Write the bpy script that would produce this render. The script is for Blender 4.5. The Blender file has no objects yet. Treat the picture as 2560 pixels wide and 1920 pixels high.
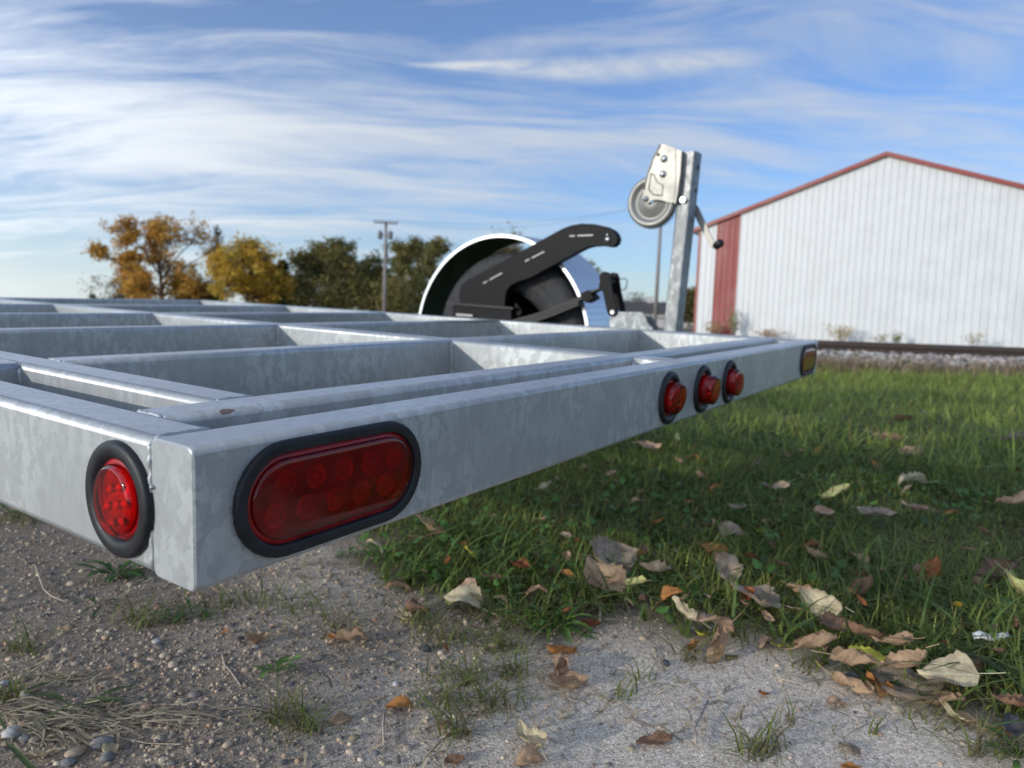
import bpy, bmesh, math, random
import numpy as np
from mathutils import Vector, Matrix, noise as mnoise

S = bpy.context.scene
COL = S.collection
random.seed(7)
RNG = np.random.default_rng(7)
R = math.radians

# ------------------------------------------------------------------ camera
F_PX = 1784.0                     # focal length in pixels of the 2560 px wide photograph
CAM_H = 0.45
YAW, PITCH, ROLL = R(33.53), R(-5.281), R(2.033)


def cam_basis():
    fw = np.array([math.cos(YAW) * math.cos(PITCH), math.sin(YAW) * math.cos(PITCH), math.sin(PITCH)])
    r = np.cross(fw, [0, 0, 1]); r /= np.linalg.norm(r)
    u = np.cross(r, fw)
    c, s = math.cos(ROLL), math.sin(ROLL)
    return np.array([c * r + s * u, -s * r + c * u, fw])


CB = cam_basis()
CAMPOS = np.array([0, 0, CAM_H])
cam = bpy.data.cameras.new('camera')
cam.sensor_width = 36.0
cam.sensor_fit = 'HORIZONTAL'
cam.lens = F_PX / 2560 * 36
cam.clip_start = 0.02
cam.clip_end = 3000
cam.dof.use_dof = True
cam.dof.focus_distance = 0.66
cam.dof.aperture_fstop = 7.6
camo = bpy.data.objects.new('camera', cam)
COL.objects.link(camo)
m4 = Matrix.Identity(4)
for i in range(3):
    m4[i][0], m4[i][1], m4[i][2], m4[i][3] = CB[0][i], CB[1][i], -CB[2][i], CAMPOS[i]
camo.matrix_world = m4
S.camera = camo

# ------------------------------------------------------------------ sky, sun, exposure
SUN = Vector((-0.898, 0.385, 0.212)).normalized()
SUN_EL = math.asin(SUN.z)
SUN_ROT = math.atan2(SUN.x, SUN.y)

S.view_settings.view_transform = 'Standard'
S.view_settings.look = 'None'
S.view_settings.gamma = 1
S.view_settings.use_curve_mapping = False
S.view_settings.exposure = 0.12
S.render.engine = 'CYCLES'
S.cycles.use_denoising = True
S.cycles.use_adaptive_sampling = True
S.cycles.adaptive_threshold = 0.015
S.cycles.max_bounces = 6
S.cycles.diffuse_bounces = 3
S.cycles.transparent_max_bounces = 16
S.cycles.sample_clamp_indirect = 6

W = bpy.data.worlds.new('World')
S.world = W
W.use_nodes = True
wn = W.node_tree


class NT:
    """small helper to write node trees"""
    def __init__(s, tree): s.t = tree
    def n(s, typ, **kw):
        nd = s.t.nodes.new(typ)
        for k, v in kw.items():
            if k.startswith('i_'):
                key = k[2:]
                key = int(key) if key.isdigit() else key.replace('_', ' ')
                nd.inputs[key].default_value = v
            else:
                setattr(nd, k, v)
        return nd
    def l(s, a, b): s.t.links.new(a, b)
    def inp(s, sock, v):
        if isinstance(v, bpy.types.NodeSocket): s.l(v, sock)
        else: sock.default_value = v
    def m(s, op, a, b=0.0, c=0.0, clamp=False):
        nd = s.t.nodes.new('ShaderNodeMath'); nd.operation = op; nd.use_clamp = clamp
        s.inp(nd.inputs[0], a); s.inp(nd.inputs[1], b); s.inp(nd.inputs[2], c)
        return nd.outputs[0]
    def vm(s, op, a, b=(0, 0, 0)):
        nd = s.t.nodes.new('ShaderNodeVectorMath'); nd.operation = op
        s.inp(nd.inputs[0], a); s.inp(nd.inputs[1], b)
        return nd.outputs['Value'] if op in ('DOT_PRODUCT', 'LENGTH', 'DISTANCE') else nd.outputs[0]
    def rng(s, v, a, b, c=0.0, d=1.0, smooth=True):
        nd = s.t.nodes.new('ShaderNodeMapRange')
        nd.interpolation_type = 'SMOOTHSTEP' if smooth else 'LINEAR'
        nd.clamp = True
        s.inp(nd.inputs[0], v); nd.inputs[1].default_value = a; nd.inputs[2].default_value = b
        nd.inputs[3].default_value = c; nd.inputs[4].default_value = d
        return nd.outputs[0]
    def mix(s, fac, a, b, blend='MIX'):
        nd = s.t.nodes.new('ShaderNodeMix'); nd.data_type = 'RGBA'; nd.blend_type = blend
        s.inp(nd.inputs[0], fac)
        for k, v in ((6, a), (7, b)):
            if isinstance(v, bpy.types.NodeSocket): s.l(v, nd.inputs[k])
            else: nd.inputs[k].default_value = tuple(v) + ((1,) if len(v) == 3 else ())
        return nd.outputs[2]
    def noise(s, vec, scale, detail=4, rough=.55, dist=0.0, out='Fac'):
        nd = s.t.nodes.new('ShaderNodeTexNoise')
        if vec is not None: s.l(vec, nd.inputs['Vector'])
        nd.inputs['Scale'].default_value = scale; nd.inputs['Detail'].default_value = detail
        nd.inputs['Roughness'].default_value = rough; nd.inputs['Distortion'].default_value = dist
        return nd.outputs[out]
    def scale(s, vec, sc, rot=(0, 0, 0)):
        nd = s.t.nodes.new('ShaderNodeMapping')
        s.l(vec, nd.inputs[0]); nd.inputs['Scale'].default_value = sc; nd.inputs['Rotation'].default_value = rot
        return nd.outputs[0]


w = NT(wn)
for nd in list(wn.nodes): wn.nodes.remove(nd)
sky = w.n('ShaderNodeTexSky', sky_type='NISHITA', sun_disc=False, sun_elevation=SUN_EL, sun_rotation=SUN_ROT,
          altitude=300, air_density=1.0, dust_density=.4, ozone_density=2.0)
tc = w.n('ShaderNodeTexCoord')
dirv = w.vm('NORMALIZE', tc.outputs['Generated'])
RIGHT = (math.sin(YAW), -math.cos(YAW), 0)
FWD = (math.cos(YAW), math.sin(YAW), 0)
dz = w.vm('DOT_PRODUCT', dirv, (0, 0, 1))
dr = w.vm('DOT_PRODUCT', dirv, RIGHT)
df = w.vm('DOT_PRODUCT', dirv, FWD)
den = w.m('ADD', w.m('ABSOLUTE', dz), 0.14)
cu = w.m('DIVIDE', dr, den)
cv = w.m('DIVIDE', df, den)
cmb = w.n('ShaderNodeCombineXYZ')
w.l(cu, cmb.inputs[0]); w.l(cv, cmb.inputs[1])
pl = cmb.outputs[0]
big = w.noise(w.scale(pl, (.42, .9, 1), (0, 0, .25)), 1.15, 2, .5)
wv = w.n('ShaderNodeCombineXYZ'); w.l(w.m('MULTIPLY', big, .9), wv.inputs[0]); w.l(w.m('MULTIPLY', big, 1.3), wv.inputs[1])
pw = w.vm('ADD', pl, wv.outputs[0])
wisp = w.noise(w.scale(pw, (.55, 2.1, 1), (0, 0, .28)), 1.7, 6, .62)
fine = w.noise(w.scale(pw, (1.2, 4.2, 1), (0, 0, .2)), 3.2, 3, .6)
az = w.m('ARCTAN2', dr, df)          # azimuth to the right of the trailer's diagonal
el = w.m('ARCSINE', dz)


def bank(a0, e0, sa, se, slope=0.0):
    """a long bank of cirrus round the azimuth a0 and elevation e0 (radians)"""
    x = w.m('SUBTRACT', az, a0)
    y = w.m('SUBTRACT', w.m('SUBTRACT', el, e0), w.m('MULTIPLY', x, slope))
    q = w.m('ADD', w.m('POWER', w.m('DIVIDE', x, sa), 2), w.m('POWER', w.m('DIVIDE', y, se), 2))
    return w.m('EXPONENT', w.m('MULTIPLY', q, -1))


b_left = bank(-.52, .215, .42, .075, -.05)
b_left2 = bank(-.66, .37, .26, .10, 0)
b_mid = bank(.22, .285, .42, .08, .03)
b_right = bank(.38, .20, .34, .045, .0)
base = w.m('ADD', w.m('MULTIPLY', big, .44), w.m('ADD', w.m('MULTIPLY', wisp, .46), w.m('MULTIPLY', fine, .16)))
base = w.m('ADD', base, w.m('ADD', w.m('MULTIPLY', b_left, .13), w.m('MULTIPLY', b_left2, .05)))
base = w.m('ADD', base, w.m('ADD', w.m('MULTIPLY', b_mid, .07), w.m('MULTIPLY', b_right, .06)))
mask = w.rng(base, .44, .77)
# one long bright streak of cirrus, thin at its left end
sx = w.m('SUBTRACT', az, .085)
sy = w.m('SUBTRACT', w.m('SUBTRACT', el, .327), w.m('ADD', w.m('MULTIPLY', sx, .035), w.m('MULTIPLY', w.m('SUBTRACT', wisp, .5), .035)))
sw = w.rng(sx, -.30, .1, .003, .017)
st = w.m('EXPONENT', w.m('MULTIPLY', w.m('POWER', w.m('DIVIDE', sy, sw), 2), -1))
st = w.m('MULTIPLY', st, w.m('MULTIPLY', w.rng(sx, -.30, -.16), w.rng(sx, .34, .12)))
st = w.m('MULTIPLY', st, w.rng(fine, .25, .6, .35, 1))
mask = w.m('MAXIMUM', mask, w.m('MULTIPLY', st, 1.05))
mask = w.m('MULTIPLY', mask, w.rng(dz, -.02, .05))
haze_f = w.m('MULTIPLY', w.m('EXPONENT', w.m('MULTIPLY', w.m('ABSOLUTE', dz), -9.0)), .62)
veil = w.m('MAXIMUM', w.m('MULTIPLY', mask, .86), .09)
veil = w.m('SUBTRACT', 1.0, w.m('MULTIPLY', w.m('SUBTRACT', 1.0, veil), w.m('SUBTRACT', 1.0, haze_f)))
CLOUD = (5.8, 6.05, 6.3)
# thin ice cloud scatters forward: it is brighter towards the sun, everywhere on the dome alike
ph = w.m('POWER', w.m('MULTIPLY_ADD', w.vm('DOT_PRODUCT', dirv, tuple(SUN)), .5, .5), 3.0)
ph = w.m('MULTIPLY_ADD', ph, 3.4, .72)
cl_n = w.vm('SCALE', CLOUD); cl_s = cl_n.node; w.l(ph, cl_s.inputs['Scale'])
skyb = w.mix(1.0, sky.outputs[0], (.57, .83, 1.22), 'MULTIPLY')
colr = w.mix(veil, skyb, cl_n)
bg = w.n('ShaderNodeBackground'); bg.inputs[1].default_value = 0.142
w.l(colr, bg.inputs[0])
wo = w.n('ShaderNodeOutputWorld')
w.l(bg.outputs[0], wo.inputs[0])

sl = bpy.data.lights.new('sun', 'SUN')
sl.energy = 2.0
sl.angle = R(0.6)
sl.color = (1.0, .93, .83)
slo = bpy.data.objects.new('sun', sl)
COL.objects.link(slo)
slo.rotation_euler = SUN.to_track_quat('Z', 'Y').to_euler()
slo.location = (-4, 2, 6)

# ------------------------------------------------------------------ places read off the photograph
# trailer: its own frame (x along the rear beam, y to the front, z = 0 on top of the beams) is tilted against the ground
TM = np.array([[.999607, .000130, -.028022], [-.000790, .999723, -.023540], [.028011, .023553, .999330]])
TO = np.array([.27192, .43154, .35687])


def ray(u, v):
    d = np.array([(u - 1280) / F_PX, -(v - 960) / F_PX, 1.0])
    return CB.T @ d


def gp(u, v, z=0.0):
    d = ray(u, v); t = (z - CAM_H) / d[2]
    return CAMPOS + t * d


def at_depth(u, v, depth):
    return CAMPOS + ray(u, v) * depth


CF = TM.T @ (CAMPOS - TO)      # camera in trailer coordinates


def on_x(u, v, X):
    d = TM.T @ ray(u, v)
    return CF + d * ((X - CF[0]) / d[0])


# ------------------------------------------------------------------ mesh helpers
def link(o, parent=None):
    COL.objects.link(o)
    if parent is not None: o.parent = parent
    return o


def tag(o, label=None, cat=None, group=None, kind=None):
    if label: o['label'] = label
    if cat: o['category'] = cat
    if group: o['group'] = group
    if kind: o['kind'] = kind
    return o


def empty(name, loc=(0, 0, 0), rz=0.0, parent=None):
    o = bpy.data.objects.new(name, None)
    o.empty_display_size = .1
    o.location = loc; o.rotation_euler = (0, 0, rz)
    return link(o, parent)


def mesh(name, verts, faces, mat=None, parent=None, smooth=None, edges=()):
    me = bpy.data.meshes.new(name)
    me.from_pydata([tuple(map(float, v)) for v in verts], list(edges), [list(map(int, f)) for f in faces])
    me.update()
    if smooth is True:
        me.shade_smooth()
    elif isinstance(smooth, (list, tuple, np.ndarray)):
        me.polygons.foreach_set('use_smooth', np.asarray(smooth, bool))
    if mat: me.materials.append(mat)
    o = bpy.data.objects.new(name, me)
    return link(o, parent)


def fast_mesh(name, V, tris, mat, colors=None, smooth=False, parent=None, nside=3):
    """numpy arrays to one mesh; colors per vertex"""
    V = np.asarray(V, np.float32); tris = np.asarray(tris, np.int32)
    me = bpy.data.meshes.new(name)
    me.vertices.add(len(V)); me.vertices.foreach_set('co', V.ravel())
    nf = len(tris)
    me.loops.add(nf * nside); me.loops.foreach_set('vertex_index', tris.ravel())
    me.polygons.add(nf)
    me.polygons.foreach_set('loop_start', np.arange(0, nf * nside, nside, dtype=np.int32))
    if colors is not None:
        at = me.color_attributes.new('tint', 'FLOAT_COLOR', 'POINT')
        c = np.ones((len(V), 4), np.float32); c[:, :3] = colors
        at.data.foreach_set('color', c.ravel())
    me.update(calc_edges=True)
    if smooth: me.shade_smooth()
    else: me.shade_flat()
    me.materials.append(mat)
    me.validate()
    return link(bpy.data.objects.new(name, me), parent)


class MB:
    def __init__(s): s.v = []; s.f = []; s.s = []
    def add(s, vs, fs, smooth=False):
        o = len(s.v); s.v += [tuple(v) for v in vs]
        s.f += [tuple(i + o for i in f) for f in fs]
        s.s += [smooth] * len(fs) if isinstance(smooth, bool) else list(smooth)
    def box(s, a, b):
        x0, y0, z0 = a; x1, y1, z1 = b
        s.add([(x0, y0, z0), (x1, y0, z0), (x1, y1, z0), (x0, y1, z0), (x0, y0, z1), (x1, y0, z1), (x1, y1, z1), (x0, y1, z1)],
              [(0, 3, 2, 1), (4, 5, 6, 7), (0, 1, 5, 4), (1, 2, 6, 5), (2, 3, 7, 6), (3, 0, 4, 7)])
    def tube(s, pts, rad, n=8, cap=True):
        pts = [Vector(p) for p in pts]
        rads = rad if isinstance(rad, (list, tuple)) else [rad] * len(pts)
        vs = []; fs = []
        up = Vector((0, 0, 1))
        for i, p in enumerate(pts):
            t = (pts[min(i + 1, len(pts) - 1)] - pts[max(i - 1, 0)])
            t = t.normalized() if t.length > 1e-9 else Vector((0, 0, 1))
            ref = up if abs(t.dot(up)) < .95 else Vector((1, 0, 0))
            a = t.cross(ref).normalized(); b = t.cross(a)
            for k in range(n):
                q = 2 * math.pi * k / n
                vs.append(p + (a * math.cos(q) + b * math.sin(q)) * rads[i])
        for i in range(len(pts) - 1):
            for k in range(n):
                k2 = (k + 1) % n
                fs.append((i * n + k, i * n + k2, (i + 1) * n + k2, (i + 1) * n + k))
        sm = [True] * len(fs)
        if cap:
            fs.append(tuple(range(n))); fs.append(tuple((len(pts) - 1) * n + k for k in reversed(range(n))))
            sm += [False, False]
        s.add(vs, fs, sm)
    def lathe(s, prof, axis, center, n=48, smooth=True):
        """profile of (radius, height) turned about an axis (0 = x, 1 = y, 2 = z) through center"""
        vs = []
        for (r, h) in prof:
            for k in range(n):
                q = 2 * math.pi * k / n
                c, d = r * math.cos(q), r * math.sin(q)
                v = [(h, c, d), (d, h, c), (c, d, h)][axis]
                vs.append((v[0] + center[0], v[1] + center[1], v[2] + center[2]))
        fs = []
        for i in range(len(prof) - 1):
            for k in range(n):
                k2 = (k + 1) % n
                fs.append((i * n + k, i * n + k2, (i + 1) * n + k2, (i + 1) * n + k))
        s.add(vs, fs, smooth)
    def extrude(s, poly, x0, x1):
        """outline of (y, z) points extruded along x"""
        n = len(poly)
        vs = [(x0, y, z) for y, z in poly] + [(x1, y, z) for y, z in poly]
        fs = [tuple(range(n)), tuple(reversed(range(n, 2 * n)))]
        fs += [(i, i + n, (i + 1) % n + n, (i + 1) % n) for i in range(n)]
        s.add(vs, fs)
    def build(s, name, mat, parent=None, bevel=0.0):
        o = mesh(name, s.v, s.f, mat, parent, s.s)
        bm = bmesh.new(); bm.from_mesh(o.data)
        bmesh.ops.recalc_face_normals(bm, faces=bm.faces)
        bm.to_mesh(o.data); bm.free()
        if bevel:
            md = o.modifiers.new('bevel', 'BEVEL'); md.width = bevel; md.segments = 2; md.limit_method = 'ANGLE'; md.angle_limit = R(40)
        return o


# ------------------------------------------------------------------ materials
def new_mat(name):
    m = bpy.data.materials.new(name); m.use_nodes = True
    t = NT(m.node_tree)
    p = m.node_tree.nodes['Principled BSDF']
    return m, t, p


def bump(t, p, h, strength, dist=.002):
    b = t.n('ShaderNodeBump'); b.inputs['Strength'].default_value = strength; b.inputs['Distance'].default_value = dist
    t.l(h, b.inputs['Height']); t.l(b.outputs[0], p.inputs['Normal'])


def simple(name, col, rough=.6, metal=0.0, var=.12, scale=30, bmp=0.0, spec=.5):
    m, t, p = new_mat(name)
    tcn = t.n('ShaderNodeTexCoord')
    nz = t.noise(tcn.outputs['Object'], scale, 5, .6)
    f = t.rng(nz, .3, .7, 1 - var, 1 + var)
    c = t.mix(1.0, col, f, 'MULTIPLY')
    t.l(c, p.inputs['Base Color'])
    t.l(t.rng(nz, .25, .75, max(.02, rough - .08), min(1, rough + .08)), p.inputs['Roughness'])
    p.inputs['Metallic'].default_value = metal
    p.inputs['Specular IOR Level'].default_value = spec
    if bmp: bump(t, p, nz, bmp, .001)
    return m


def galvanized(name='galvanized_steel', level=.41, coat=1.0):
    m, t, p = new_mat(name)
    tcn = t.n('ShaderNodeTexCoord'); ob = tcn.outputs['Object']
    wn_ = t.noise(ob, 60, 4, .6, out='Color')
    def scaled(v, k):
        q = t.vm('SCALE', v); q.node.inputs['Scale'].default_value = k; return q
    warp = t.vm('ADD', ob, scaled(t.vm('SUBTRACT', wn_, (.5, .5, .5)), .020))
    warp = t.vm('ADD', warp, scaled(t.vm('SUBTRACT', t.noise(t.scale(ob, (1, 1, .45)), 330, 3, .6, out='Color'), (.5, .5, .5)), .006))
    v1 = t.n('ShaderNodeTexVoronoi'); v1.inputs['Scale'].default_value = 115
    t.l(t.scale(warp, (1, 1, .45)), v1.inputs['Vector'])
    sp = t.n('ShaderNodeSeparateColor'); t.l(v1.outputs['Color'], sp.inputs[0])
    v2 = t.n('ShaderNodeTexVoronoi'); v2.inputs['Scale'].default_value = 300
    t.l(t.scale(warp, (1, 1, .55)), v2.inputs['Vector'])
    sp2 = t.n('ShaderNodeSeparateColor'); t.l(v2.outputs['Color'], sp2.inputs[0])
    patch = t.noise(ob, 7, 3, .5)
    sel = t.rng(sp.outputs[0], .50, .56)
    sel2 = t.rng(sp2.outputs[1], .55, .65)
    span = t.m('ADD', t.m('MULTIPLY', sel, .7), t.m('MULTIPLY', sel2, .3))
    span = t.m('MULTIPLY', span, t.rng(patch, .36, .62, .25, 1))
    streak = t.noise(t.scale(ob, (1, 1, .07)), 75, 4, .6)
    fine = t.noise(ob, 900, 3, .6)
    val = t.m('ADD', t.m('MULTIPLY', span, .15), t.m('MULTIPLY', t.m('SUBTRACT', streak, .5), .15))
    val = t.m('ADD', val, t.m('MULTIPLY', t.m('SUBTRACT', fine, .5), .14))
    val = t.m('ADD', val, t.m('MULTIPLY', t.m('SUBTRACT', patch, .5), .06))
    val = t.m('ADD', val, level)
    cc = t.n('ShaderNodeCombineColor')
    t.l(t.m('MULTIPLY', val, .955), cc.inputs[0]); t.l(val, cc.inputs[1]); t.l(t.m('MULTIPLY', val, .995), cc.inputs[2])
    col = cc.outputs[0]
    # one rust spot on the edge of the inner cross beam, and dark pinholes
    dist = t.vm('LENGTH', t.vm('MULTIPLY', t.vm('SUBTRACT', ob, (.106, .117, -.0025)), (1.0, 2.6, 2.6)))
    dist = t.m('ADD', dist, t.m('MULTIPLY', t.m('SUBTRACT', t.noise(ob, 240, 3, .6), .5), .008))
    rust = t.rng(dist, .0085, .0070)
    col = t.mix(rust, col, (.10, .045, .022))
    v3 = t.n('ShaderNodeTexVoronoi'); v3.inputs['Scale'].default_value = 85; t.l(ob, v3.inputs['Vector'])
    pin = t.m('MULTIPLY', t.rng(v3.outputs['Distance'], .11, .05), t.rng(t.noise(ob, 19, 2, .5), .58, .68))
    col = t.mix(t.m('MULTIPLY', pin, .7), col, (.06, .065, .07))
    t.l(col, p.inputs['Base Color'])
    met = t.m('MULTIPLY', t.m('SUBTRACT', 1.0, rust), .62)
    t.l(met, p.inputs['Metallic'])
    p.inputs['Specular IOR Level'].default_value = .75
    rg = t.m('ADD', .57, t.m('ADD', t.m('MULTIPLY', span, -.10), t.m('MULTIPLY', fine, .12)))
    t.l(rg, p.inputs['Roughness'])
    h = t.m('ADD', t.m('MULTIPLY', fine, .35), t.m('ADD', t.m('MULTIPLY', t.noise(ob, 160, 4, .6), .7), t.m('MULTIPLY', pin, -1.5)))
    h = t.m('ADD', h, t.m('MULTIPLY', streak, .5))
    p.inputs['Coat Weight'].default_value = coat; p.inputs['Coat IOR'].default_value = 1.75; p.inputs['Coat Roughness'].default_value = .34
    bump(t, p, h, .28, .0012)
    return m


M = {}
M['galv'] = galvanized()
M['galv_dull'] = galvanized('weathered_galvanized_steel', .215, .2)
M['weld'] = simple('weld_metal', (.50, .51, .52), .5, .6, .25, 300, .6)
M['rubber'] = simple('black_rubber', (.014, .015, .018), .5, 0, .35, 60, .12, .4)
M['black'] = simple('black_powder_coat', (.006, .006, .0065), .55, 0, .2, 200, .08, .18)
M['blacksteel'] = simple('spring_steel', (.022, .020, .019), .5, .2, .35, 90, .15)
M['tyre'] = simple('tyre_rubber', (.045, .045, .046), .65, 0, .3, 40, .15, .2)
M['alu'] = simple('polished_aluminium', (.72, .74, .75), .40, .9, .05, 14, .02)
M['zinc'] = simple('zinc_plate', (.27, .265, .24), .42, .4, .05, 9, .02)
M['bolt'] = simple('bright_bolt', (.62, .62, .6), .3, .9, .2, 200, .1)
M['reflection_sheet'] = simple('dark_green_reflection', (.030, .042, .020), .7, 0, .4, 12, .2, .2)  # reflection of tyre and grass put into a flat colour
M['edge'] = simple('bare_cut_edge', (.30, .29, .28), .5, .6, .3, 300, .2)


def lens_material(name, col, haze=.0):
    m = bpy.data.materials.new(name); m.use_nodes = True
    t = NT(m.node_tree)
    for nd in list(m.node_tree.nodes):
        if nd.type != 'OUTPUT_MATERIAL': m.node_tree.nodes.remove(nd)
    out = [n for n in m.node_tree.nodes if n.type == 'OUTPUT_MATERIAL'][0]
    tr = t.n('ShaderNodeBsdfTransparent'); tr.inputs[0].default_value = tuple(col) + (1,)
    gl = t.n('ShaderNodeBsdfGlossy'); gl.inputs['Roughness'].default_value = .06; gl.inputs[0].default_value = (1, 1, 1, 1)
    fr = t.n('ShaderNodeFresnel'); fr.inputs[0].default_value = 1.5
    dfu = t.n('ShaderNodeBsdfDiffuse'); dfu.inputs[0].default_value = (.20, .055, .05, 1)
    tcn = t.n('ShaderNodeTexCoord')
    dust = t.m('MULTIPLY', t.rng(t.noise(tcn.outputs['Object'], 70, 6, .65, .6), .42, .78), haze)
    spk = t.rng(t.noise(tcn.outputs['Object'], 1500, 1, .5), .76, .80)
    dust = t.m('MAXIMUM', dust, t.m('MULTIPLY', spk, haze * 1.6))
    a = t.n('ShaderNodeMixShader'); t.l(dust, a.inputs[0]); t.l(tr.outputs[0], a.inputs[1]); t.l(dfu.outputs[0], a.inputs[2])
    b = t.n('ShaderNodeMixShader'); t.l(fr.outputs[0], b.inputs[0]); t.l(a.outputs[0], b.inputs[1]); t.l(gl.outputs[0], b.inputs[2])
    t.l(b.outputs[0], out.inputs[0])
    return m


M['lens'] = lens_material('red_lens', (.86, .04, .045), .16)
M['lens2'] = lens_material('red_lens_clear', (.92, .05, .04), .10)
M['housing'] = simple('dark_red_housing', (.34, .010, .014), .4, 0, .35, 50, .2)
M['led_dark'] = simple('dark_led', (.60, .020, .022), .25, 0, .3, 60, .1)
M['reflector'] = simple('red_reflector', (.85, .020, .014), .28, 0, .2, 60, .1)
M['back_sunlit'] = simple('red_back_sunlit', (.52, .010, .010), .35, 0, .25, 60, .1)  # brighter red backing, sunlight put into its colour
M['back_ground_reflection'] = simple('red_back_ground_reflection', (.36, .06, .025), .35, 0, .3, 50, .1)  # browner backing, the ground's reflection put into its colour

# ================================================================== GROUND
GRASS_EDGE = [(905, 1355), (880, 1405), (985, 1475), (1090, 1505), (1180, 1540), (1290, 1585), (1390, 1600), (1450, 1545), (1560, 1535),
              (1640, 1560), (1740, 1600), (1880, 1600), (2010, 1640), (2140, 1690), (2240, 1720), (2340, 1770), (2450, 1820), (2560, 1870), (2700, 1980)]
EDGE = np.array([gp(*q)[:2] for q in GRASS_EDGE])
EDGE = np.vstack([[.75, 1.6], EDGE, [[1.1, -.6], [1.2, -4], [60, -60], [60, 40], [1.2, 40]]])


def in_poly(P, poly):
    x, y = P[:, 0], P[:, 1]
    ins = np.zeros(len(P), bool); j = len(poly) - 1
    for i in range(len(poly)):
        xi, yi = poly[i]; xj, yj = poly[j]
        if yi != yj:
            c = ((yi > y) != (yj > y)) & (x < (xj - xi) * (y - yi) / (yj - yi) + xi)
            ins ^= c
        j = i
    return ins


def edge_dist(P, poly, k=22):
    """distance to the visible rim of the grass"""
    d = np.full(len(P), 1e9)
    for i in range(min(k, len(poly) - 1)):
        a, b = poly[i], poly[i + 1]; ab = b - a
        t = np.clip(((P - a) @ ab) / max(ab @ ab, 1e-12), 0, 1)
        d = np.minimum(d, np.linalg.norm(P - (a + t[:, None] * ab), axis=1))
    return d


def vnoise(P, s, seed=0.0):
    """cheap smooth noise, vectorised (sum of rotated sines)"""
    x, y = P[:, 0] * s + seed, P[:, 1] * s - seed * 1.7
    return (np.sin(x * 1.0 + 1.3 * np.sin(y * .7)) + np.sin(y * 1.23 + 1.1 * np.sin(x * .9 + 2)) + np.sin((x + y) * .71 + 3.1) + np.sin((x - y) * 1.61 + seed)) / 4


TRK_D = 8.95                                    # depth of the near rail
TRK = np.array(RIGHT[:2]); TRK_N = np.array(FWD[:2])
TRK_YAW = R(-1.6)
c_, s_ = math.cos(TRK_YAW), math.sin(TRK_YAW)
TRK = np.array([c_ * TRK[0] - s_ * TRK[1], s_ * TRK[0] + c_ * TRK[1]])
TRK_N = np.array([-TRK[1], TRK[0]])
TRK_P = np.array(FWD[:2]) * TRK_D + np.array(RIGHT[:2]) * 4.4
RAIL_TOP = .286


def ground_z(P):
    P = np.atleast_2d(P)
    s = (P - TRK_P) @ TRK_N                      # distance beyond the near rail
    z = np.zeros(len(P))
    bed = np.clip((s + 1.25) / 1.0, 0, 1) * np.clip((3.6 - s) / 1.1, 0, 1)
    z += bed * (RAIL_TOP - .125)
    near = np.clip(1 - np.linalg.norm(P - [1.2, .4], axis=1) / 7, 0, 1)
    z += near * (vnoise(P, 3.1, .4) * .006 + vnoise(P, 11, 2.) * .0028 + vnoise(P, 37, 5.) * .0012)
    return z


def axis_pts(lo, hi, step, far, grow=1.22):
    a = list(np.arange(lo, hi, step)); d = step; x = hi
    while x < far: a.append(x); d = min(d * grow, 40); x += d
    d = step; x = lo - step
    while x > -far: a.insert(0, x); d = min(d * grow, 40); x -= d
    return np.array(a)


def ground_material():
    m, t, p = new_mat('bare_ground')
    geo = t.n('ShaderNodeNewGeometry'); pos = geo.outputs['Position']
    at = t.n('ShaderNodeAttribute'); at.attribute_name = 'tint'
    sep = t.n('ShaderNodeSeparateColor'); t.l(at.outputs['Color'], sep.inputs[0])
    grassy, sandy = sep.outputs[0], sep.outputs[1]
    n1 = t.noise(pos, 9, 6, .6); n2 = t.noise(pos, 95, 6, .65); n3 = t.noise(pos, 700, 3, .6)
    dirt = t.mix(t.rng(n2, .3, .7), (.22, .17, .125), (.43, .35, .265))
    dirt = t.mix(t.rng(n1, .35, .7), dirt, (.32, .26, .195))
    sand = t.mix(t.rng(n2, .28, .72), (.60, .51, .40), (.80, .70, .57))
    v = t.n('ShaderNodeTexVoronoi'); v.inputs['Scale'].default_value = 430; t.l(pos, v.inputs['Vector'])
    sv = t.n('ShaderNodeSeparateColor'); t.l(v.outputs['Color'], sv.inputs[0])
    grit = t.rng(sv.outputs[0], 0, 1, .68, 1.32, False)
    col = t.mix(sandy, dirt, sand)
    col = t.mix(1.0, col, grit, 'MULTIPLY')
    col = t.mix(1.0, col, t.rng(n3, .3, .7, .75, 1.25), 'MULTIPLY')
    far = t.rng(t.vm('LENGTH', pos), 5, 14)
    soil = t.mix(t.rng(n1, .35, .65), (.055, .05, .03), (.09, .08, .045))
    field = t.mix(t.rng(t.noise(pos, 1.3, 4, .6), .4, .6), (.075, .105, .035), (.12, .11, .055))
    col = t.mix(t.m('MULTIPLY', grassy, .85), col, t.mix(far, soil, field))
    t.l(col, p.inputs['Base Color'])
    p.inputs['Roughness'].default_value = .92
    p.inputs['Specular IOR Level'].default_value = .2
    h = t.m('ADD', t.m('MULTIPLY', n2, 1.0), t.m('ADD', t.m('MULTIPLY', n3, .35), t.m('MULTIPLY', t.rng(v.outputs['Distance'], 0, .6), -.35)))
    bump(t, p, h, .6, .003)
    return m


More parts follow.
